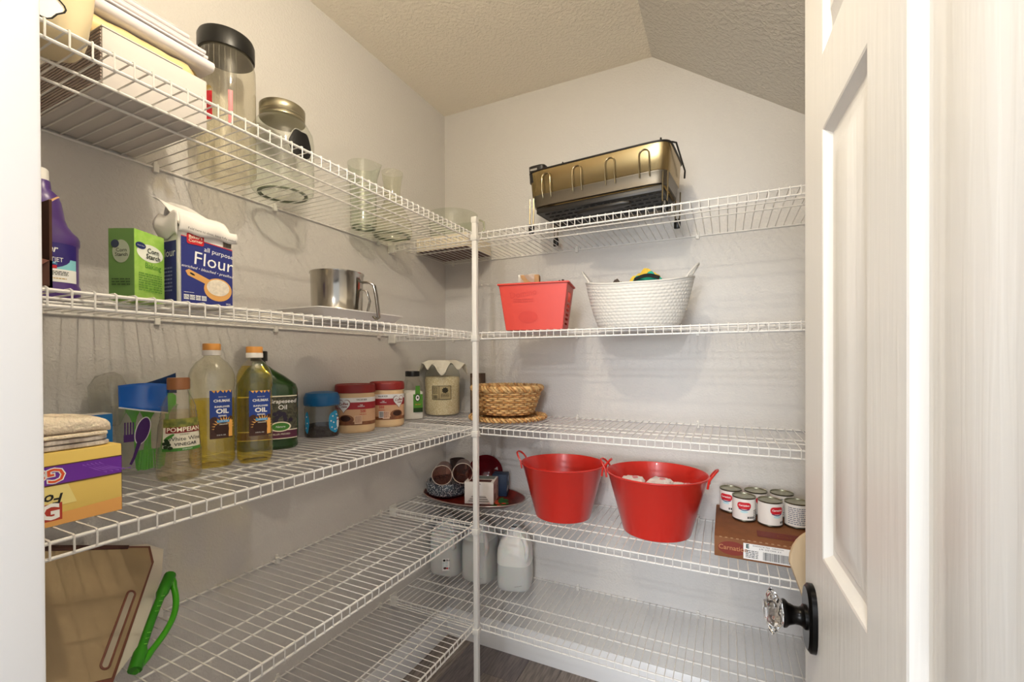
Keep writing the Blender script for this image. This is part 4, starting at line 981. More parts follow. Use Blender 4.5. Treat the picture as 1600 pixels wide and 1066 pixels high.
# creamer tubs
def creamer(label, x, y, R, H, off, flip):
    t = thing('creamer_tub', label, 'tub', (x, y, Z), face(x, y), 'coffee creamer tubs')
    k = H/.170
    b = B(); b.loft([(R*.90, R*.88, 0), (R*.985, R*.95, .005), (R, R*.97, .012), (R, R*.97, .124*k), (R*.97, R*.94, .132*k), (R*.97, R*.94, .142*k)], 56, p=2.5); b.obj('tub_body', mat('cream_tub', '#e3c396', .4), t)
    b = B(); b.loft([(R*.99, R*.96, .137*k), (R*1.03, R*1.0, .139*k), (R*1.03, R*1.0, .158*k), (R*1.01, R*.98, .164*k), (R*.97, R*.94, .166*k), (R*.94, R*.91, .163*k), (.001, .001, .163*k)], 64, p=2.5, cap1=False); b.obj('tub_lid', mat('red_lid', '#8e2420', .45), t)
    def F(xx, yy, h=0):
        t_ = off+xx/R; s_ = sin(t_); rr = R+.0004+h; g_ = -1 if cos(t_) > 0 else 1
        return (rr*s_, g_*rr*.97*(max(0, 1-abs(s_)**2.5))**.4, yy*k)
    W2 = 1.9*R
    lb = patch('wrap_label', mat('label_peach', '#dcb08a', .5), t, F, -W2, W2, .028, .122, .0003, 40)
    patch('white_band', WINK, lb, F, -W2, W2, .106, .122, .0006, 40)
    patch('red_band', mat('creamer_red', '#a82832', .5), lb, F, -W2, W2, .082, .106, .0006, 40)
    patch('brown_band', mat('coffee_brown', '#7a4a30', .5, col2='#94603f', vscale=60), lb, F, -W2, W2, .028, .040, .0006, 40)
    s = -1 if flip else 1
    hx = -.038*s
    heart = [(.022*(16*sin(q)**3)/16, .0200*(13*cos(q)-5*cos(2*q)-2*cos(3*q)-cos(4*q))/13) for q in [2*pi*i/36 for i in range(36)]]
    hh = shape('heart_edge', mat('maroon_ink', '#7e1a20', .5), lb, F, [(a*1.08, c*1.08) for a, c in heart], h=.0012, cx=hx, cy=.096)
    shape('heart_badge', WINK, hh, F, heart, h=.0017, cx=hx, cy=.096)
    lettering('Coffee', .0125, MC['maroon_ink'], hh, F, hx, .101, .0024, bold=.02, shear=.2, rot=.08); lettering('mate', .0100, MC['maroon_ink'], hh, F, hx+.003, .092, .0024, bold=.02, shear=.2)
    lettering('VALUE SIZE', .0068, INK, lb, F, .022*s, .1145, .0012, bold=.02)
    lettering('THE\nORIGINAL', .0052, WINK, lb, F, .020*s, .094, .0012, bold=.02)
    lettering('500', .0125, RED, lb, F, .026*s, .0745, .0012, bold=.02); smallprint(RED, lb, F, .026*s, .064, .024, .004, 1, 4)
    shape('coffee_swirl', MC['coffee_brown'], lb, F, oval(.026, .016), h=.0009, cx=-.030*s, cy=.048); shape('coffee_dark', mat('espresso', '#3b2016', .5), lb, F, oval(.018, .010), h=.0013, cx=-.032*s, cy=.051)
    nb = patch('info_panel', mat('panel_peach', '#e8c8a8', .5), lb, F, .010*s-.012, .010*s+.012, .032, .060, .0012, 4); smallprint(mat('rust_ink', '#9a4a3a', .5), nb, F, .010*s, .047, .020, .022, 5, 4, hh=.0018)
    if flip:
        nb = patch('info_panel', WINK, lb, F, -.036, -.018, .036, .060, .0016, 3); bars(INK, nb, F, -.027, .048, .014, .020, 14)
    return t
creamer('creamer_tub_front', .0, .0, .01, .02, 0, 0) if 0 else None
creamer('cream coloured coffee creamer tub with red lid, the larger one beside the blue lidded jar', .080, -.674, .0655, .168, -.02, False)
creamer('red lidded creamer tub partly behind the other one, next to the salt jar', .092, -.526, .0620, .170, .10, True)
# salt jar
x, y = .060, -.335
t = thing('salt_jar', 'square clear salt jar with black cap and green label between creamer and grain jar', 'jar', (x, y, Z), face(x, y, .25))
b = B(); b.loft([(.036, .030, 0), (.040, .034, .003), (.041, .035, .010), (.041, .035, .130), (.037, .032, .148), (.027, .026, .165), (.026, .026, .180)], 56, p=6, cap1=False); b.obj('jar_body', clear('salt_plastic', '#fafaf7', .04, .04, gain=1.6), t, ang=50)
b = B(); b.loft([(.038, .032, .002), (.0395, .0335, .006), (.0395, .0335, .112), (.03, .03, .118)], 48, p=6); b.obj('salt', mat('salt_white', '#efede9', .9), t)
b = B(); b.lathe([(.0275, .178), (.0295, .179), (.0295, .198), (.028, .201), (.001, .2015)], 40); b.obj('jar_lid', BLACK, t)
F = front(-.0358)
GL = mat('label_green', '#4e8a2c', .5)
lb = patch('front_label', GL, t, F, -.006, .034, .030, .105, .0004, 1)
shape('label_top', GL, lb, F, [(-.010, -.02), (.012, -.02), (.010, .018), (-.008, .018)], h=.0004, cx=.012, cy=.122)
s = shape('badge', mat('badge_dark', '#23311a', .5), lb, F, oval(.011, .016), h=.0010, cx=.012, cy=.090); shape('badge_inner', WINK, s, F, oval(.008, .012), h=.0014, cx=.012, cy=.090); shape('palm_print', INK, s, F, oval(.004, .005, 20, .3, 5), h=.0018, cx=.012, cy=.091)
lettering('SEA SALT', .006, mat('amber_ink', '#e0a03a', .5), lb, F, .014, .062, .001, bold=.02)
patch('dark_foot', mat('forest', '#1c3d16', .5), lb, F, -.006, .034, .030, .048, .0008, 1)
# big grain jar with cloth cover
x, y = .098, -.170
t = thing('grain_jar', 'large clear jar of pale grain with a doily draped over its top', 'jar', (x, y, Z), face(x, y))
R = .079
b = B(); b.lathe([(R*.75, .001), (R*.94, .004), (R, .018), (R, .175), (R*.95, .195), (R*.80, .208), (R*.76, .215), (R*.76, .232)], 56, cap1=False); b.obj('glass_body', GLASS, t)
b = B(); b.lathe([(R*.73, .003), (R*.92, .007), (R*.978, .020), (R*.978, .160), (R*.93, .172), (R*.4, .176), (.001, .178)], 56, cap1=False); b.obj('grain', mat('oat_grain', '#d2bb8c', .9, col2='#f6ead0', vscale=260, bump=.6, bscale=260), t)
b = B(); b.lathe([(R*.76, .228), (R*.80, .229), (R*.80, .240), (R*.6, .243), (.001, .243)], 40); b.obj('jar_lid', mat('grey_lid', '#8c8a84', .4, .5), t)
DO = mat('doily_lace', '#dfdacb', .9, bump=.8, bscale=150)
def doily(u, v):
    a = 2*pi*u; r_ = .112*v*(1+.12*cos(4*a+.6)); over = max(0, r_-.064)
    dr = over*.50*(1+.8*cos(8*a)); return ((r_-.2*over)*cos(a), (r_-.2*over)*sin(a), .246-dr-.2*over+.0008*sin(40*a)*v)
b = B(); b.grid(doily, 144, 18); b.obj('doily_cover', DO, t, solid=.0012, fixn=False)
F = cyl(0, 0, .105, R, -pi/2-.02)
lb = patch('front_label', mat('label_kraft', '#b5a67e', .6), t, F, -.045, .040, -.030, .030, .0006, 16)
for y0_, y1_ in ((-.030, -.028), (.028, .030)): patch('label_border', INK, lb, F, -.045, .040, y0_, y1_, .0012, 16)
for x0_ in (-.045, -.014, .038): patch('label_border', INK, lb, F, x0_, x0_+.002, -.030, .030, .0012, 2)
shape('crest', mat('crest_dark', '#35301f', .6), lb, F, oval(.013, .012, 30, .14, 9), h=.0014, cx=.013, cy=.010); smallprint(INK, lb, F, .013, -.012, .036, .016, 4, 6, hh=.0014); smallprint(INK, lb, F, -.030, .010, .024, .030, 6, 4, hh=.0014, seed=5)
bars(INK, lb, F, -.030, -.018, .020, .014, 10)
# brown box behind the grain jar
t = thing('brown_carton', 'narrow dark brown carton standing behind the grain jar by the pole', 'box', (.212, -.055, Z), radians(8))
b = B(); b.box(-.022, .030, -.030, .030, 0, .185); b.obj('carton_body', mat('umber_card', '#5a4638', .7), t, bev=.001)
b = B(); b.box(-.018, .026, -.0308, -.0302, .02, .165); b.obj('printed_panel', mat('umber_print', '#7c6a58', .6, var=.2, vscale=60), t)

# ===== shelf 3 back =====
WK = mat('wicker', '#b98a54', .55, var=.28, vscale=60)
WK2 = mat('wicker_pale', '#d6b078', .55, var=.25, vscale=50)
t = thing('wicker_charger', 'round wicker plate lying under the oval wicker basket', 'plate', (.438, -.190, Z))
for k in range(9):
    b = B(); r_ = .030+.0145*k; n = max(24, int(2*pi*r_/.006)); ph = k*.9
    b.tube([(r_*cos(2*pi*i/n), r_*sin(2*pi*i/n), .006+(.006 if k > 6 else 0)+.0018*sin(i*pi/2+ph*3)) for i in range(n)], .0052 if k < 7 else .0065, 6, closed=True); b.obj('woven_ring', WK if k % 2 else WK2, t)
b = B()
for i in range(24):
    a = 2*pi*i/24; b.tube([(.01*cos(a), .01*sin(a), .004), (.157*cos(a), .157*sin(a), .010)], .002, 5)
b.obj('spoke', WK2, t)
for ph in (0, 1):
    b = B(); n = 150
    b.tube([((.154+.006*sin(2*pi*i/5+ph*pi))*cos(2*pi*i/n), (.154+.006*sin(2*pi*i/5+ph*pi))*sin(2*pi*i/n), .013+.006*cos(2*pi*i/5+ph*pi)) for i in range(n)], .0045, 6, closed=True); b.obj('braided_rim', WK if ph else WK2, t)
t = thing('wicker_basket', 'empty round wicker basket with braided rim on the wicker plate', 'basket', (.425, -.170, Z+.0235))
rb_, rt_, hb = .102, .140, .100
NS = 36; NR = 12
for k in range(NR):
    f_ = (k+.5)/NR; b = B(); n = NS*4; r0 = rb_+(rt_-rb_)*f_**.8
    s = 1 if k % 2 else -1
    b.tube([((r0+s*.0052*cos(i*pi/4))*cos(2*pi*i/n), (r0+s*.0052*cos(i*pi/4))*sin(2*pi*i/n), hb*f_) for i in range(n)], .0040, 6, closed=True); b.obj('woven_strand', WK2 if k % 3 else WK, t)
for i in range(NS):
    a = 2*pi*i/NS; b = B(); b.tube([((rb_+(rt_-rb_)*f_**.8)*cos(a), (rb_+(rt_-rb_)*f_**.8)*sin(a), hb*f_) for f_ in (.0, .25, .5, .75, 1.0)], .0028, 5); b.obj('stake', WK, t)
for ph in range(3):
    b = B(); n = 180
    b.tube([((rt_+.002+.009*sin(2*pi*i/9+ph*2.09))*cos(2*pi*i/n), (rt_+.002+.009*sin(2*pi*i/9+ph*2.09))*sin(2*pi*i/n), hb+.007+.008*cos(2*pi*i/9+ph*2.09)) for i in range(n)], .0058, 6, closed=True); b.obj('braided_rim', WK if ph == 1 else WK2, t)
b = B(); b.lathe([(.001, .002), (rb_, .002), (rb_+.002, .006), (.001, .006)], 36); b.obj('basket_floor', WK, t)

# ===== shelf 4 back =====
Z = SZ[4]
t = thing('oval_tray', 'oval metal tray painted red with green leaves, crowded with kitchen things', 'tray', (.252, -.163, Z))
b = B(); b.loft([(.19, .105, 0), (.205, .118, .001), (.238, .146, .016), (.243, .150, .018), (.243, .150, .0195), (.237, .145, .018), (.204, .117, .0035), (.001, .001, .003)], 72, cap1=False); b.obj('tray_body', mat('tray_red', '#7e2118', .35, col2='#4a1a12', vscale=18, metal=.2), t, ang=30)
b = B(); b.tube([(.2425*cos(2*pi*k/80), .1495*sin(2*pi*k/80), .0192) for k in range(80)], .0022, 8, closed=True); b.obj('tray_rim', mat('rim_silver', '#b9a9a2', .35, .6), t)
F = flat((0, 0, .0045), (1, 0, 0), (0, 1, 0))
r_ = random.Random(3)
for i in range(12): shape('leaf_print', mat('leaf_green', '#2d6a2c', .4), t, F, rotp(oval(.018, .008), r_.uniform(0, 6)), h=.001+.0002*i, cx=r_.uniform(.09, .175), cy=r_.uniform(-.07, .03))
for i in range(6): shape('fruit_print', mat('fruit_orange', '#c4472a', .4), t, F, oval(.010, .009), h=.004+.0002*i, cx=r_.uniform(.10, .17), cy=r_.uniform(-.07, .02))
t = thing('enamel_pan', 'speckled grey enamel pan lid lying upside down on the oval tray', 'pan', (.120, -.166, Z+.0120))
EN = mat('speckled_enamel', '#3d4652', .25, coat=.3)
nt = EN.node_tree; p_ = nt.nodes['Principled BSDF']; tc = nt.nodes.new('ShaderNodeTexCoord'); vo = nt.nodes.new('ShaderNodeTexVoronoi'); vo.inputs['Scale'].default_value = 160
rr2 = nt.nodes.new('ShaderNodeValToRGB'); rr2.color_ramp.elements[0].color = lin('#b9bfc4'); rr2.color_ramp.elements[1].color = lin('#3f4853'); rr2.color_ramp.elements[0].position = .28; rr2.color_ramp.elements[1].position = .40
nt.links.new(tc.outputs['Object'], vo.inputs['Vector']); nt.links.new(vo.outputs['Distance'], rr2.inputs['Fac']); nt.links.new(rr2.outputs['Color'], p_.inputs['Base Color'])
b = B(); b.lathe([(.068, .001), (.082, 0), (.092, .008), (.094, .020), (.094, .052), (.090, .058), (.081, .058), (.079, .050), (.001, .046)], 56, cap1=False); b.obj('pan_body', EN, t)
b = B(); b.tube([(-.030, .086, .052), (-.028, .104, .066), (0, .110, .072), (.028, .104, .066), (.030, .086, .052)], .0045, 8); b.obj('pan_handle', EN, t)
def tumbler(label, loc, rz, tilt):
    t = thing('tumbler', label, 'glass', loc, rz, 'rose tinted tumblers')
    M = Matrix.Translation((0, 0, .0435)) @ Matrix.Rotation(pi/2+tilt, 4, 'X') 
    b = B(); b.lathe([(.001, -.055), (.030, -.055), (.034, -.051), (.043, .055), (.0435, .057), (.042, .057), (.033, -.046), (.001, -.047)], 40, cap0=False, cap1=False).xf(M)
    b.obj('glass_body', clear('rose_glass', '#e2c2b8', .05, .30, milkcol='#c08e86'), t, ang=30)
    b = B(); b.tube([(.0428*cos(2*pi*k/40), .0428*sin(2*pi*k/40), .057) for k in range(40)], .0013, 6, closed=True).xf(M); b.obj('glass_rim', mat('rim_pale', '#d9cfc4', .2), t)
    return t
tumbler('rose tinted glass tumbler lying on the enamel pan, the left one', (.128, -.210, Z+.072), face(.125, -.205, -.10), .03)
tumbler('rose tinted glass tumbler lying on the enamel pan, the right one', (.218, -.190, Z+.086), face(.222, -.16, -.02), .03)
t = thing('black_mug', 'small dark mug standing behind the two rose tumblers', 'mug', (.112, -.070, Z+.071))
b = B(); b.lathe([(.030, 0), (.034, .003), (.036, .070), (.034, .071), (.032, .005), (.001, .005)], 32, cap1=False); b.obj('mug_body', mat('dark_ceramic', '#3a2f2c', .3), t)
b = B(); b.tube([(.034, 0, .058), (.055, 0, .052), (.058, 0, .030), (.035, 0, .015)], .004, 8); b.obj('mug_handle', MC['dark_ceramic'], t)
t = thing('red_bowl', 'dark red glossy bowl standing on its edge behind the right tumbler', 'bowl', (.252, -.052, Z+.0045), face(.298, -.068, .10))
M = Matrix.Translation((0, 0, .083)) @ Matrix.Rotation(pi/2-.18, 4, 'X')
b = B(); b.lathe([(.001, -.045), (.035, -.044), (.065, -.022), (.079, 0), (.081, .002), (.078, .001), (.062, -.020), (.033, -.040), (.001, -.041)], 48, cap0=False, cap1=False).xf(M); b.obj('bowl_body', mat('dark_red_glaze', '#6e1a22', .15, coat=.5), t)
t = thing('small_carton', 'white and pink printed carton with fold-in flap at the front of the oval tray', 'box', (.322, -.232, Z+.0045), radians(17))
# local: front face -y
b = B(); b.box(-.062, .062, 0, .105, 0, .092); b.obj('carton_body', mat('white_card', '#e9e4df', .6), t, bev=.001)
F = front(0); 
b = B()
b.add([F(-.052, .006, .0005), F(.050, .006, .0005), F(.026, .036, .0005), F(-.030, .036, .0005)], [(0,1,2,3)]); fl_ = b.obj('flap_panel', mat('flap_shade', '#c9c3be', .6), t, smooth=False)
for i in range(3): patch('flap_line', mat('grey_print', '#6d6560', .6), fl_, F, -.044+.006*i, .042-.005*i, .010+.009*i, .013+.009*i, .0008, 1)
patch('top_line', INK, t, F, -.010, .008, .083, .085, .0005, 1)
F2 = flat((.0623, 0, 0), (0, 1, 0), (0, 0, 1))
sp_ = patch('pink_panel', mat('pink_print', '#d9b3aa', .6), t, F2, .0, .105, .0, .092, .0004, 1)
bars(INK, sp_, F2, .022, .026, .026, .030, 10, 6); patch('pink_block', mat('mauve_print', '#b58a84', .6), sp_, F2, .012, .034, .060, .080, .0008, 1)
shape('figure_print', INK, sp_, F2, [(-.003, -.03), (.006, -.03), (.004, -.005), (.008, .012), (.002, .03), (-.004, .012), (-.001, -.004)], h=.0009, cx=.078, cy=.046)
F3 = flat((0, .05, .0925), (1, 0, 0), (0, 1, 0)); tp = patch('top_panel', mat('grey_teal_print', '#77807e', .6), t, F3, -.05, .055, .0, .048, .0002, 1); patch('top_window', mat('maroon_top', '#5a2b28', .6), t, F3, -.045, .05, -.045, -.012, .0002, 1)
t = thing('navy_carton', 'navy blue carton behind the white and pink carton on the oval tray', 'box', (.318, -.118, Z+.0060), radians(17))
b = B(); b.box(.005, .070, 0, .060, 0, .096); b.obj('carton_body', mat('navy_card', '#1c2f4a', .5), t, bev=.001)
F2 = flat((.0703, 0, 0), (0, 1, 0), (0, 0, 1)); s = shape('pale_emblem', mat('pale_blue_print', '#7fa0c8', .5), t, F2, oval(.012, .014), h=.0005, cx=.038, cy=.072); lettering('C', .016, WINK, s, F2, .038, .072, .001, bold=.03)
for i in range(3): patch('white_dash', WINK, t, F2, .004+.012*i, .012+.012*i, .022+.004*i, .034+.004*i, .0005, 1)
# red tubs
RT = mat('glossy_red_plastic', '#cc2a20', .28, coat=.25, spec=.6)
def tub(label, x, y, Rb_, Rt_, H, rz, k=1.0):
    t = thing('plastic_tub', label, 'tub', (x, y, Z), rz, 'red two handled tubs')
    prof = [(Rb_*.93, .001), (Rb_*.985, 0), (Rb_, .003), (Rt_*.985, H-.006), (Rt_, H-.004), (Rt_*1.018, H-.002), (Rt_*1.018, H+.001), (Rt_*.992, H+.002), (Rt_*.975, H-.004), (Rb_-.003, .006), (.001, .005)]
    def sc2(v, a): return (v[0], v[1]*.93, v[2])
    b = B(); b.lathe(prof, 72, cap1=False, fn=sc2); b.obj('tub_body', RT, t, ang=50)
    for s in (-1, 1):
        pts = []
        for i in range(13):
            e = pi*i/12; ay = -.033*cos(e)
            pts.append((s*(Rt_*sqrt(max(0, 1-(ay/(Rt_*.93))**2))+.006+.022*sin(e)), ay, H-.010+.006*abs(cos(e))+.038*sin(e)))
        b = B(); b.tube([(pts[0][0]-s*.004, pts[0][1], H-.03)]+pts+[(pts[-1][0]-s*.004, pts[-1][1], H-.03)], .0038, 8); b.obj('handle', RT, t)
    return t
tub('empty glossy red round tub with two handles, nearer the post', .678, -.190, .108, .162, .205, radians(3))
tub('glossy red round tub with two handles holding white packets, nearer the cans', 1.033, -.203, .116, .172, .207, radians(-2))
PK = mat('white_pink_packet', '#ece2df', .5, col2='#f3eeec', vscale=20)
for i, (dx, dy, dz, rr_, l) in enumerate([(-.086, .016, .150, .3, 'leftmost white packet inside the right red tub'), (.010, .040, .148, -.2, 'middle white and pink packet inside the right red tub'), (.092, .012, .146, .15, 'rightmost white packet with pink print inside the right red tub'), (.004, -.048, .140, .05, 'front white packet lying low inside the right red tub')]):
    t = thing('wrapped_packet', l, 'packet', (1.033+dx, -.203+dy, Z+dz-.040), rr_, 'white packets in the right tub')
    b = B(); b.loft([(.030, .024, 0), (.042, .034, .010), (.043, .035, .050), (.034, .026, .064), (.010, .008, .068)], 40, p=4, fn=lumpy(None, .18, 40, i)); b.obj('packet_body', PK, t)
    s = B(); s.loft([(.012, .009, .0670), (.009, .007, .0705), (.001, .001, .0715)], 20, cap1=False).xf(Matrix.Translation((.008, -.004, 0))); s.obj('pink_print', mat('pink_ink', '#e58a92', .5), t)
# canned milk case
t = thing('can_case', 'brown cardboard case with a barcode sticker under the cans', 'box', (1.224, -.336, Z))
KB = mat('case_cardboard', '#80502f', .75, var=.06, vscale=30)
b = B(); b.box(0, .42, 0, .325, 0, .062); b.obj('case_body', KB, t, bev=.002)
F = front(0)
o_ = shape('maker_oval', mat('case_red_print', '#7a2a1c', .6), t, F, oval(.040, .021), h=.0005, cx=.050, cy=.030)
lettering('Carnation', .020, mat('case_tan_print', '#b57c52', .6), o_, F, .052, .031, .0009, bold=.01)
st_ = patch('shipping_label', mat('sticker_white', '#e8e6e4', .5), t, F, .080, .232, .006, .053, .0008, 1)
lettering('E', .016, mat('dark_teal_ink', '#21443c', .5), st_, F, .091, .044, .0012, bold=.05)
lettering('EVAPORATED MILK   CARNATION', .0052, INK, st_, F, .145, .048, .0012); lettering('6 PK  5OZ CANS  X 4', .0060, INK, st_, F, .150, .041, .0012)
bars(INK, st_, F, .178, .022, .092, .024, 40, 8); smallprint(INK, st_, F, .103, .022, .034, .024, 5, 4, hh=.0012)
b = B()
for i in range(26): b.box(.014+.0155*i, .021+.0155*i, -.0008, .0012, .0605, .0624)
b.obj('perforation', mat('pale_fibre', '#b08c68', .8), t, smooth=False)
Ft = flat((0, 0, .0623), (1, 0, 0), (0, 1, 0))
tb = patch('top_red_band', mat('case_red_top', '#70261a', .6), t, Ft, .120, .41, .045, .098, .0004, 1); lettering('Carnation MILK', .030, KB, tb, Ft, .27, .070, .0008)
CANM = mat('tin_lid', '#a8a691', .34, .85); TIN = mat('tin_edge', '#5f5a4c', .35, .9)
CW = mat('can_label_white', '#e6e2dc', .45)
R = .0365; Hc = .078
def can(label, x, y, turn, kind):
    t = thing('milk_can', label, 'can', (x, y, Z+.0655), face(x, y, turn), 'small milk cans on the case')
    b = B(); b.lathe([(R*.95, 0), (R, .0008), (R, .002), (R*.975, .0035), (R*.975, Hc-.0035), (R, Hc-.002), (R, Hc)], 40, cap1=False); b.obj('can_wall', TIN, t)
    b = B(); b.lathe([(R, Hc), (R*.985, Hc+.0006), (R*.95, Hc), (R*.94, Hc-.003), (R*.86, Hc-.003), (R*.84, Hc-.0024), (R*.45, Hc-.0024), (R*.43, Hc-.0028), (.001, Hc-.0028)], 40, cap0=False, cap1=False); b.obj('can_lid', CANM, t, ang=30)
    F = cyl(0, 0, 0, R*.975, -pi/2)
    lb = patch('can_label', CW, t, F, -pi*R*.97, pi*R*.97, .0045, Hc-.0045, .0003, 40)
    if kind:
        for cx in (0, .105):
            s = shape('maker_oval', RED, lb, F, rectp(.021, .0115, .010), h=.0007, cx=cx, cy=.052); lettering('Carnation', .0080, WINK, s, F, cx, .053, .0012, bold=.02)
            b = B(); b.grid(lambda u, v: F(cx-.017+.034*u, .040-.0045*sin(pi*u)+.003*v, .0007), 8, 1); b.obj('blue_ribbon', mat('ribbon_navy', '#26356a', .5), lb, fixn=False)
            shape('pale_swoosh', mat('pale_aqua', '#b9dbe0', .5), lb, F, oval(.012, .004), h=.0006, cx=cx, cy=.032)
        smallprint(INK, lb, F, .045, .022, .028, .034, 6, 4, hh=.0006); bars(INK, lb, F, .052, .022, .012, .014, 8)
        for i in range(4): patch('nutrition_mark', INK, lb, F, .010+.006*i, .014+.006*i, .010, .017, .0006, 1)
    else: smallprint(mat('grey_blue_ink', '#6c7488', .5), lb, F, .0, .038, .060, .056, 9, 7, hh=.0006)
    return t
can('milk can at the far left corner of the cardboard case', 1.272, -.066, -.45, 1)
can('milk can at front left, its red logo facing forward', 1.312, -.142, .02, 1)
can('milk can in the middle of the back row of cans', 1.352, -.058, .6, 1)
can('milk can in the middle of the front row, logo turned right', 1.388, -.158, .62, 1)
can('milk can at the right of the back row of cans', 1.432, -.050, .3, 0)
can('milk can at front right with only small grey print showing', 1.466, -.142, .1, 0)
# beige paddle board behind the door
t = thing('paddle_board', 'beige rounded paddle-shaped board leaning at the shelf front behind the glass door knob', 'board', (1.474, -.585, .004))
def pw_(s): return .075*sqrt(max(0, 1-((s-.84)/.086)**2)) if s > .84 else (.016+.059*max(0, (s-.66)/.18)**1.1 if s > .66 else .016)
prf = [(pw_(s), s) for s in [0, .3, .6, .66, .68, .70, .72, .74, .76, .78, .80, .82, .84, .86, .88, .895, .905, .912, .918, .9225, .9252, .9259]]
b = B(); P = [(w_, s) for w_, s in prf]+[(-w_, s) for w_, s in prf[::-1]]
b.prism([(a, c) for a, c in P], -.006, .006, ax='y'); b.xf(Matrix.Rotation(radians(-5), 4, 'X') @ Matrix.Rotation(radians(12), 4, 'Z')); b.obj('board_blade', mat('beige_wood', '#cbb595', .6, var=.06, vscale=12, stretch=(4, 4, .5)), t, bev=.003, smooth=True)

# ===== shelf 5 back: jugs =====
Z = SZ[5]
JP = mat('milky_jug_plastic', '#dcdcd8', .35, trans=.0, sss=.3)
JPC = clear('milky_plastic', '#f8f9f7', .15, .78, milkcol='#f4f4f2', gain=1.2, tl_=.25)
WAT = mat('jug_water', '#dfe4e4', .05, trans=.8, ior=1.33)
def jug(label, x, y, rz, lvl, cap):
    t = thing('water_jug', label, 'jug', (x, y, Z), rz, 'translucent gallon jugs')
    R = .074
    prof = [(.060, .001), (.070, 0), (.074, .010), (R, .03), (R, .140), (.072, .165), (.060, .200), (.040, .228), (.023, .240), (.020, .246), (.020, .252)]
    rl = R
    for i in range(len(prof)-1):
        if prof[i][1] < lvl <= prof[i+1][1]: f_ = (lvl-prof[i][1])/(prof[i+1][1]-prof[i][1]); rl = prof[i][0]+f_*(prof[i+1][0]-prof[i][0])
    up = [(rl-.0012, lvl-.001), (rl, lvl+.0002)]+[p for p in prof if p[1] > lvl+.001]; lo = [p for p in prof if p[1] < lvl]+[(rl, lvl), (rl-.0012, lvl+.0005)]
    b = B(); b.loft([(r_, r_, z_) for r_, z_ in up], 56, p=3.4, cap0=False, cap1=False); b.obj('jug_body', mat('milky_jug_empty', '#dfdfdc', .3, sss=.3), t, ang=40)
    b = B(); b.loft([(r_, r_, z_) for r_, z_ in lo], 56, p=3.4, cap1=False); b.obj('filled_part', mat('milky_jug_full', '#c6c8c7', .25, sss=.3), t, ang=40)
    b = B(); b.tube([(.030, -.030, .222), (.050, -.050, .212), (.060, -.060, .190), (.062, -.062, .160), (.057, -.057, .130), (.048, -.048, .118)], .0105, 12); b.obj('handle', MC['milky_jug_empty'], t)
    if cap:
        b = B(); b.lathe([(.0205, .244), (.022, .245), (.022, .256), (.020, .258), (.001, .258)], 28); b.obj('jug_cap', mat('pale_cap', '#c9c9c7', .4), t)
    return t
j = jug('translucent jug with a printed white sticker in the corner, left of the pole',   .082, -.105, face(.086, -.11)-.5, .150, True)
F = lambda x, y, h=0: (x*cos(.5)+(.0745+h)*sin(.5), -(.0745+h)*cos(.5)+x*sin(.5)-.008, y)
lb = patch('sticker', mat('sticker_white', '#e8e6e4', .5), j, F, -.024, .020, .030, .085, .0006, 1)
patch('sticker_photo', mat('sticker_blue', '#b9c9d0', .5, col2='#dfe5e6', vscale=80), lb, F, -.022, .000, .040, .070, .0010, 1)
shape('dark_logo', INK, lb, F, oval(.006, .005), h=.0012, cx=-.015, cy=.077); shape('dark_logo', INK, lb, F, oval(.002, .005), h=.0012, cx=-.003, cy=.077)
smallprint(INK, lb, F, .009, .076, .018, .008, 2, 3, hh=.0012); shape('dark_fruit', mat('dark_plum', '#4a2426', .5), lb, F, oval(.007, .005), h=.0014, cx=-.012, cy=.042); shape('dark_fruit', RED, lb, F, oval(.004, .004), h=.0014, cx=-.002, cy=.041); smallprint(INK, lb, F, .010, .040, .016, .008, 2, 3, hh=.0012)
j = jug('translucent jug full of water in the middle, right behind the pole', .250, -.095, face(.248, -.095, -.5), .178, True); smallprint(MC['grey_print'], j, F, 0, .024, .020, .003, 1, 5)
j = jug('whitish translucent jug half full of water, rightmost of the three', .424, -.095, face(.424, -.1, -.2), .105, False); smallprint(MC['grey_print'], j, F, -.01, .028, .035, .003, 1, 5)

# ===== shelf 4 left: cutting boards =====
t = thing('cutting_board', 'tan cutting board with brown rim and slot handle leaning on the left wall', 'cutting board', (0, 0, SZ[4]))
A = Vector((.021, -1.263, .918)); Cc = Vector((.050, -1.269, .888)); Bq = Vector((.228, -1.419, .760)); TL = Vector((.035, -1.400, .973))
nrm = (Bq-A).cross(TL-A).normalized()
if nrm.x < 0: nrm = -nrm
O = Vector((0, 0, SZ[4])); dz = Vector((0, 0, SZ[4]+.004))-Vector((0, 0, .7555))
e1 = (TL-A).normalized(); low = Bq+Vector((.002, 0, 0))
poly = [A, Cc, Bq, Bq+e1*.10-nrm*0, Bq+e1*.235, A+e1*.30]
def inplane(p): return p-nrm*((p-A).dot(nrm))
poly = [inplane(p) for p in poly]
lowz = min(p.z for p in poly); 
cent = sum(poly, Vector())/len(poly)
def slab3(P, th, inset=0, front_off=0):
    c = sum(P, Vector())/len(P); Q = [p+(c-p).normalized()*inset for p in P]
    b = B(); n = len(Q); b.add([tuple(q-O+nrm*front_off) for q in Q]+[tuple(q-O+nrm*(front_off-th)) for q in Q], [tuple(range(n)), tuple(range(n, 2*n))[::-1]]+[(i, (i+1) % n, n+(i+1) % n, n+i) for i in range(n)]); return b
BRM = mat('brown_board_rim', '#74473a', .5); TBM = mat('tan_board', '#a08c6c', .55, var=.06, vscale=14, bump=.06, bscale=200)
slab3(poly, .0085, 0, 0).obj('board_core', BRM, t, bev=.0012)
slab3(poly, .0015, .009, .0014).obj('board_face', TBM, t, bev=.0005)
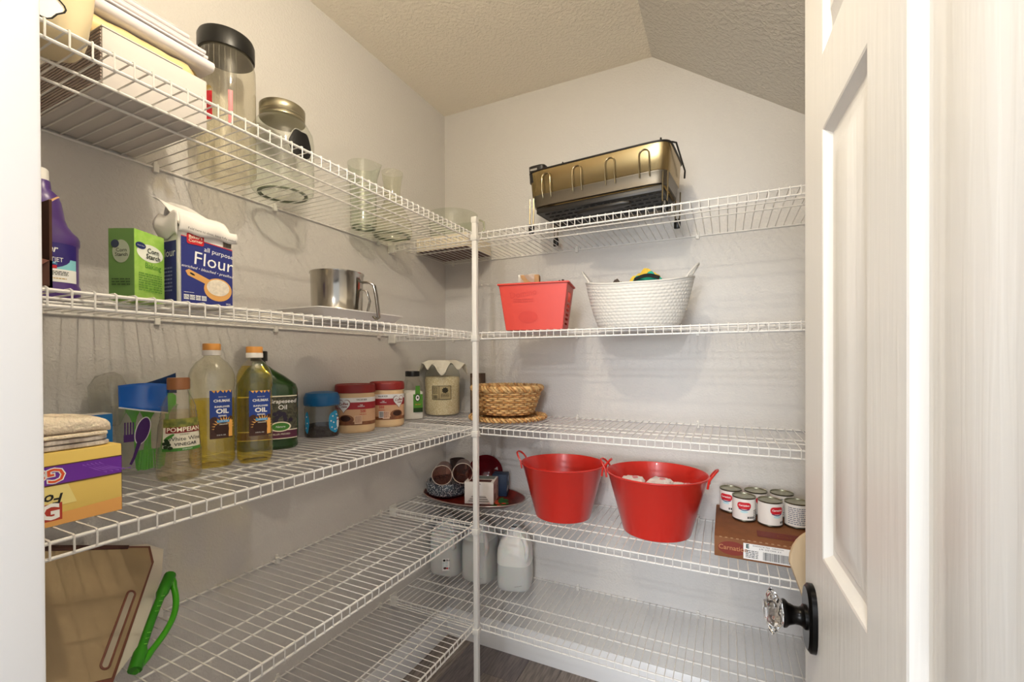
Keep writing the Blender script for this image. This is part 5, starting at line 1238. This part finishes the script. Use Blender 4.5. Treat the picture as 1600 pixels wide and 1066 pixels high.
# slot handle as a recessed dark rim with a see-through look: rim ring plus inner field
ax_ = (Cc-Bq).normalized(); S1 = inplane(Vector((.108, -1.340, .858))); S2 = inplane(Vector((.206, -1.423, .788))); sd_ = nrm.cross(ax_).normalized()
d_ = (S1-S2).normalized(); w_ = nrm.cross(d_).normalized()
ringp = [];
for k in range(13): a = -pi/2+pi*k/12; ringp.append(S1+d_*.0075*cos(a)+w_*.0075*sin(a))
for k in range(13): a = pi/2+pi*k/12; ringp.append(S2+d_*.0075*cos(a)+w_*.0075*sin(a))
b = B(); b.tube([tuple(p-O+nrm*.0018) for p in ringp], .0022, 8, closed=True); b.obj('slot_rim', BRM, t)
b = B(); n = len(ringp); b.add([tuple(p-O+nrm*.0020) for p in ringp], [tuple(range(n))]); b.obj('slot_opening', mat('slot_view', '#a59c8c', .7), t, smooth=False)
# brown grip strip along the top edge
G1 = A+e1*.048; G2 = A+e1*.20; dn = (Bq-A).normalized()
b = B(); q = [G1, G2, G2+dn*.014, G1+dn*.010]; b.add([tuple(p-O+nrm*.0030) for p in q]+[tuple(p-O+nrm*.0005) for p in q], [(0,1,2,3), (4,7,6,5), (0,4,5,1), (1,5,6,2), (2,6,7,3), (3,7,4,0)]); b.obj('grip_strip', mat('dark_grip', '#4a2c25', .5), t, bev=.001)
# second board: white with green handle
t = thing('white_cutting_board', 'white plastic cutting board with bright green side handle behind the tan board', 'cutting board', (0, 0, SZ[4]))
off = -nrm*.0120
P2 = [inplane(p)+off for p in [Vector((.012, -1.262, .930)), Vector((.020, -1.226, .905)), Vector((.068, -1.250, .868)), Vector((.190, -1.345, .790)), Bq, Bq+e1*.1, A+e1*.1]]
P2 = [Vector((max(p.x, .010), p.y, max(p.z, SZ[4]+.006))) for p in P2]
c2 = sum(P2, Vector())/len(P2); n = len(P2)
b = B(); b.add([tuple(q-O) for q in P2]+[tuple(q-O-nrm*.004) for q in P2], [tuple(range(n)), tuple(range(n, 2*n))[::-1]]+[(i, (i+1) % n, n+(i+1) % n, n+i) for i in range(n)])
b.obj('board_sheet', mat('milky_board', '#d9d2c4', .4), t, smooth=False)
GH = mat('green_grip', '#3d9c16', .3)
H0 = Vector((.085, -1.258, .856)); H1 = Vector((.232, -1.392, .762)); n_ = 18
def hp(f, bow, nn=0):
    p = H0.lerp(H1, f); up = Vector((0, .9, -.3)).normalized(); return tuple(p+up*bow*sin(pi*f)+nrm*nn-O)
b = B(); b.tube([hp(k/n_, .040, .004) for k in range(n_+1)], .005, 10, rs=[.0085 if (k < 3 or k > n_-3) else .0062 for k in range(n_+1)]); b.obj('outer_grip', GH, t)
b = B(); b.tube([hp(k/n_, -.004, .006) for k in range(n_+1)], .006, 10, rs=[(.0118 if k < 5 or k > 14 else .0080) for k in range(n_+1)]); b.obj('inner_grip', mat('green_grip_dark', '#2d8212', .35), t)
b = B()
for k in list(range(5, 9))+list(range(12, 16)):
    for s in (-1, 0, 1):
        c_ = Vector(hp(k/n_, -.004+.003*s, .0143)); b.loft([(.0010, .0010, -.0008), (.0010, .0010, .0006)], 6, fn=lambda v, a: (v[0]+c_.x, v[1]+c_.y, v[2]+c_.z))
b.obj('grip_dots', mat('dot_green', '#7cc84a', .4), t)
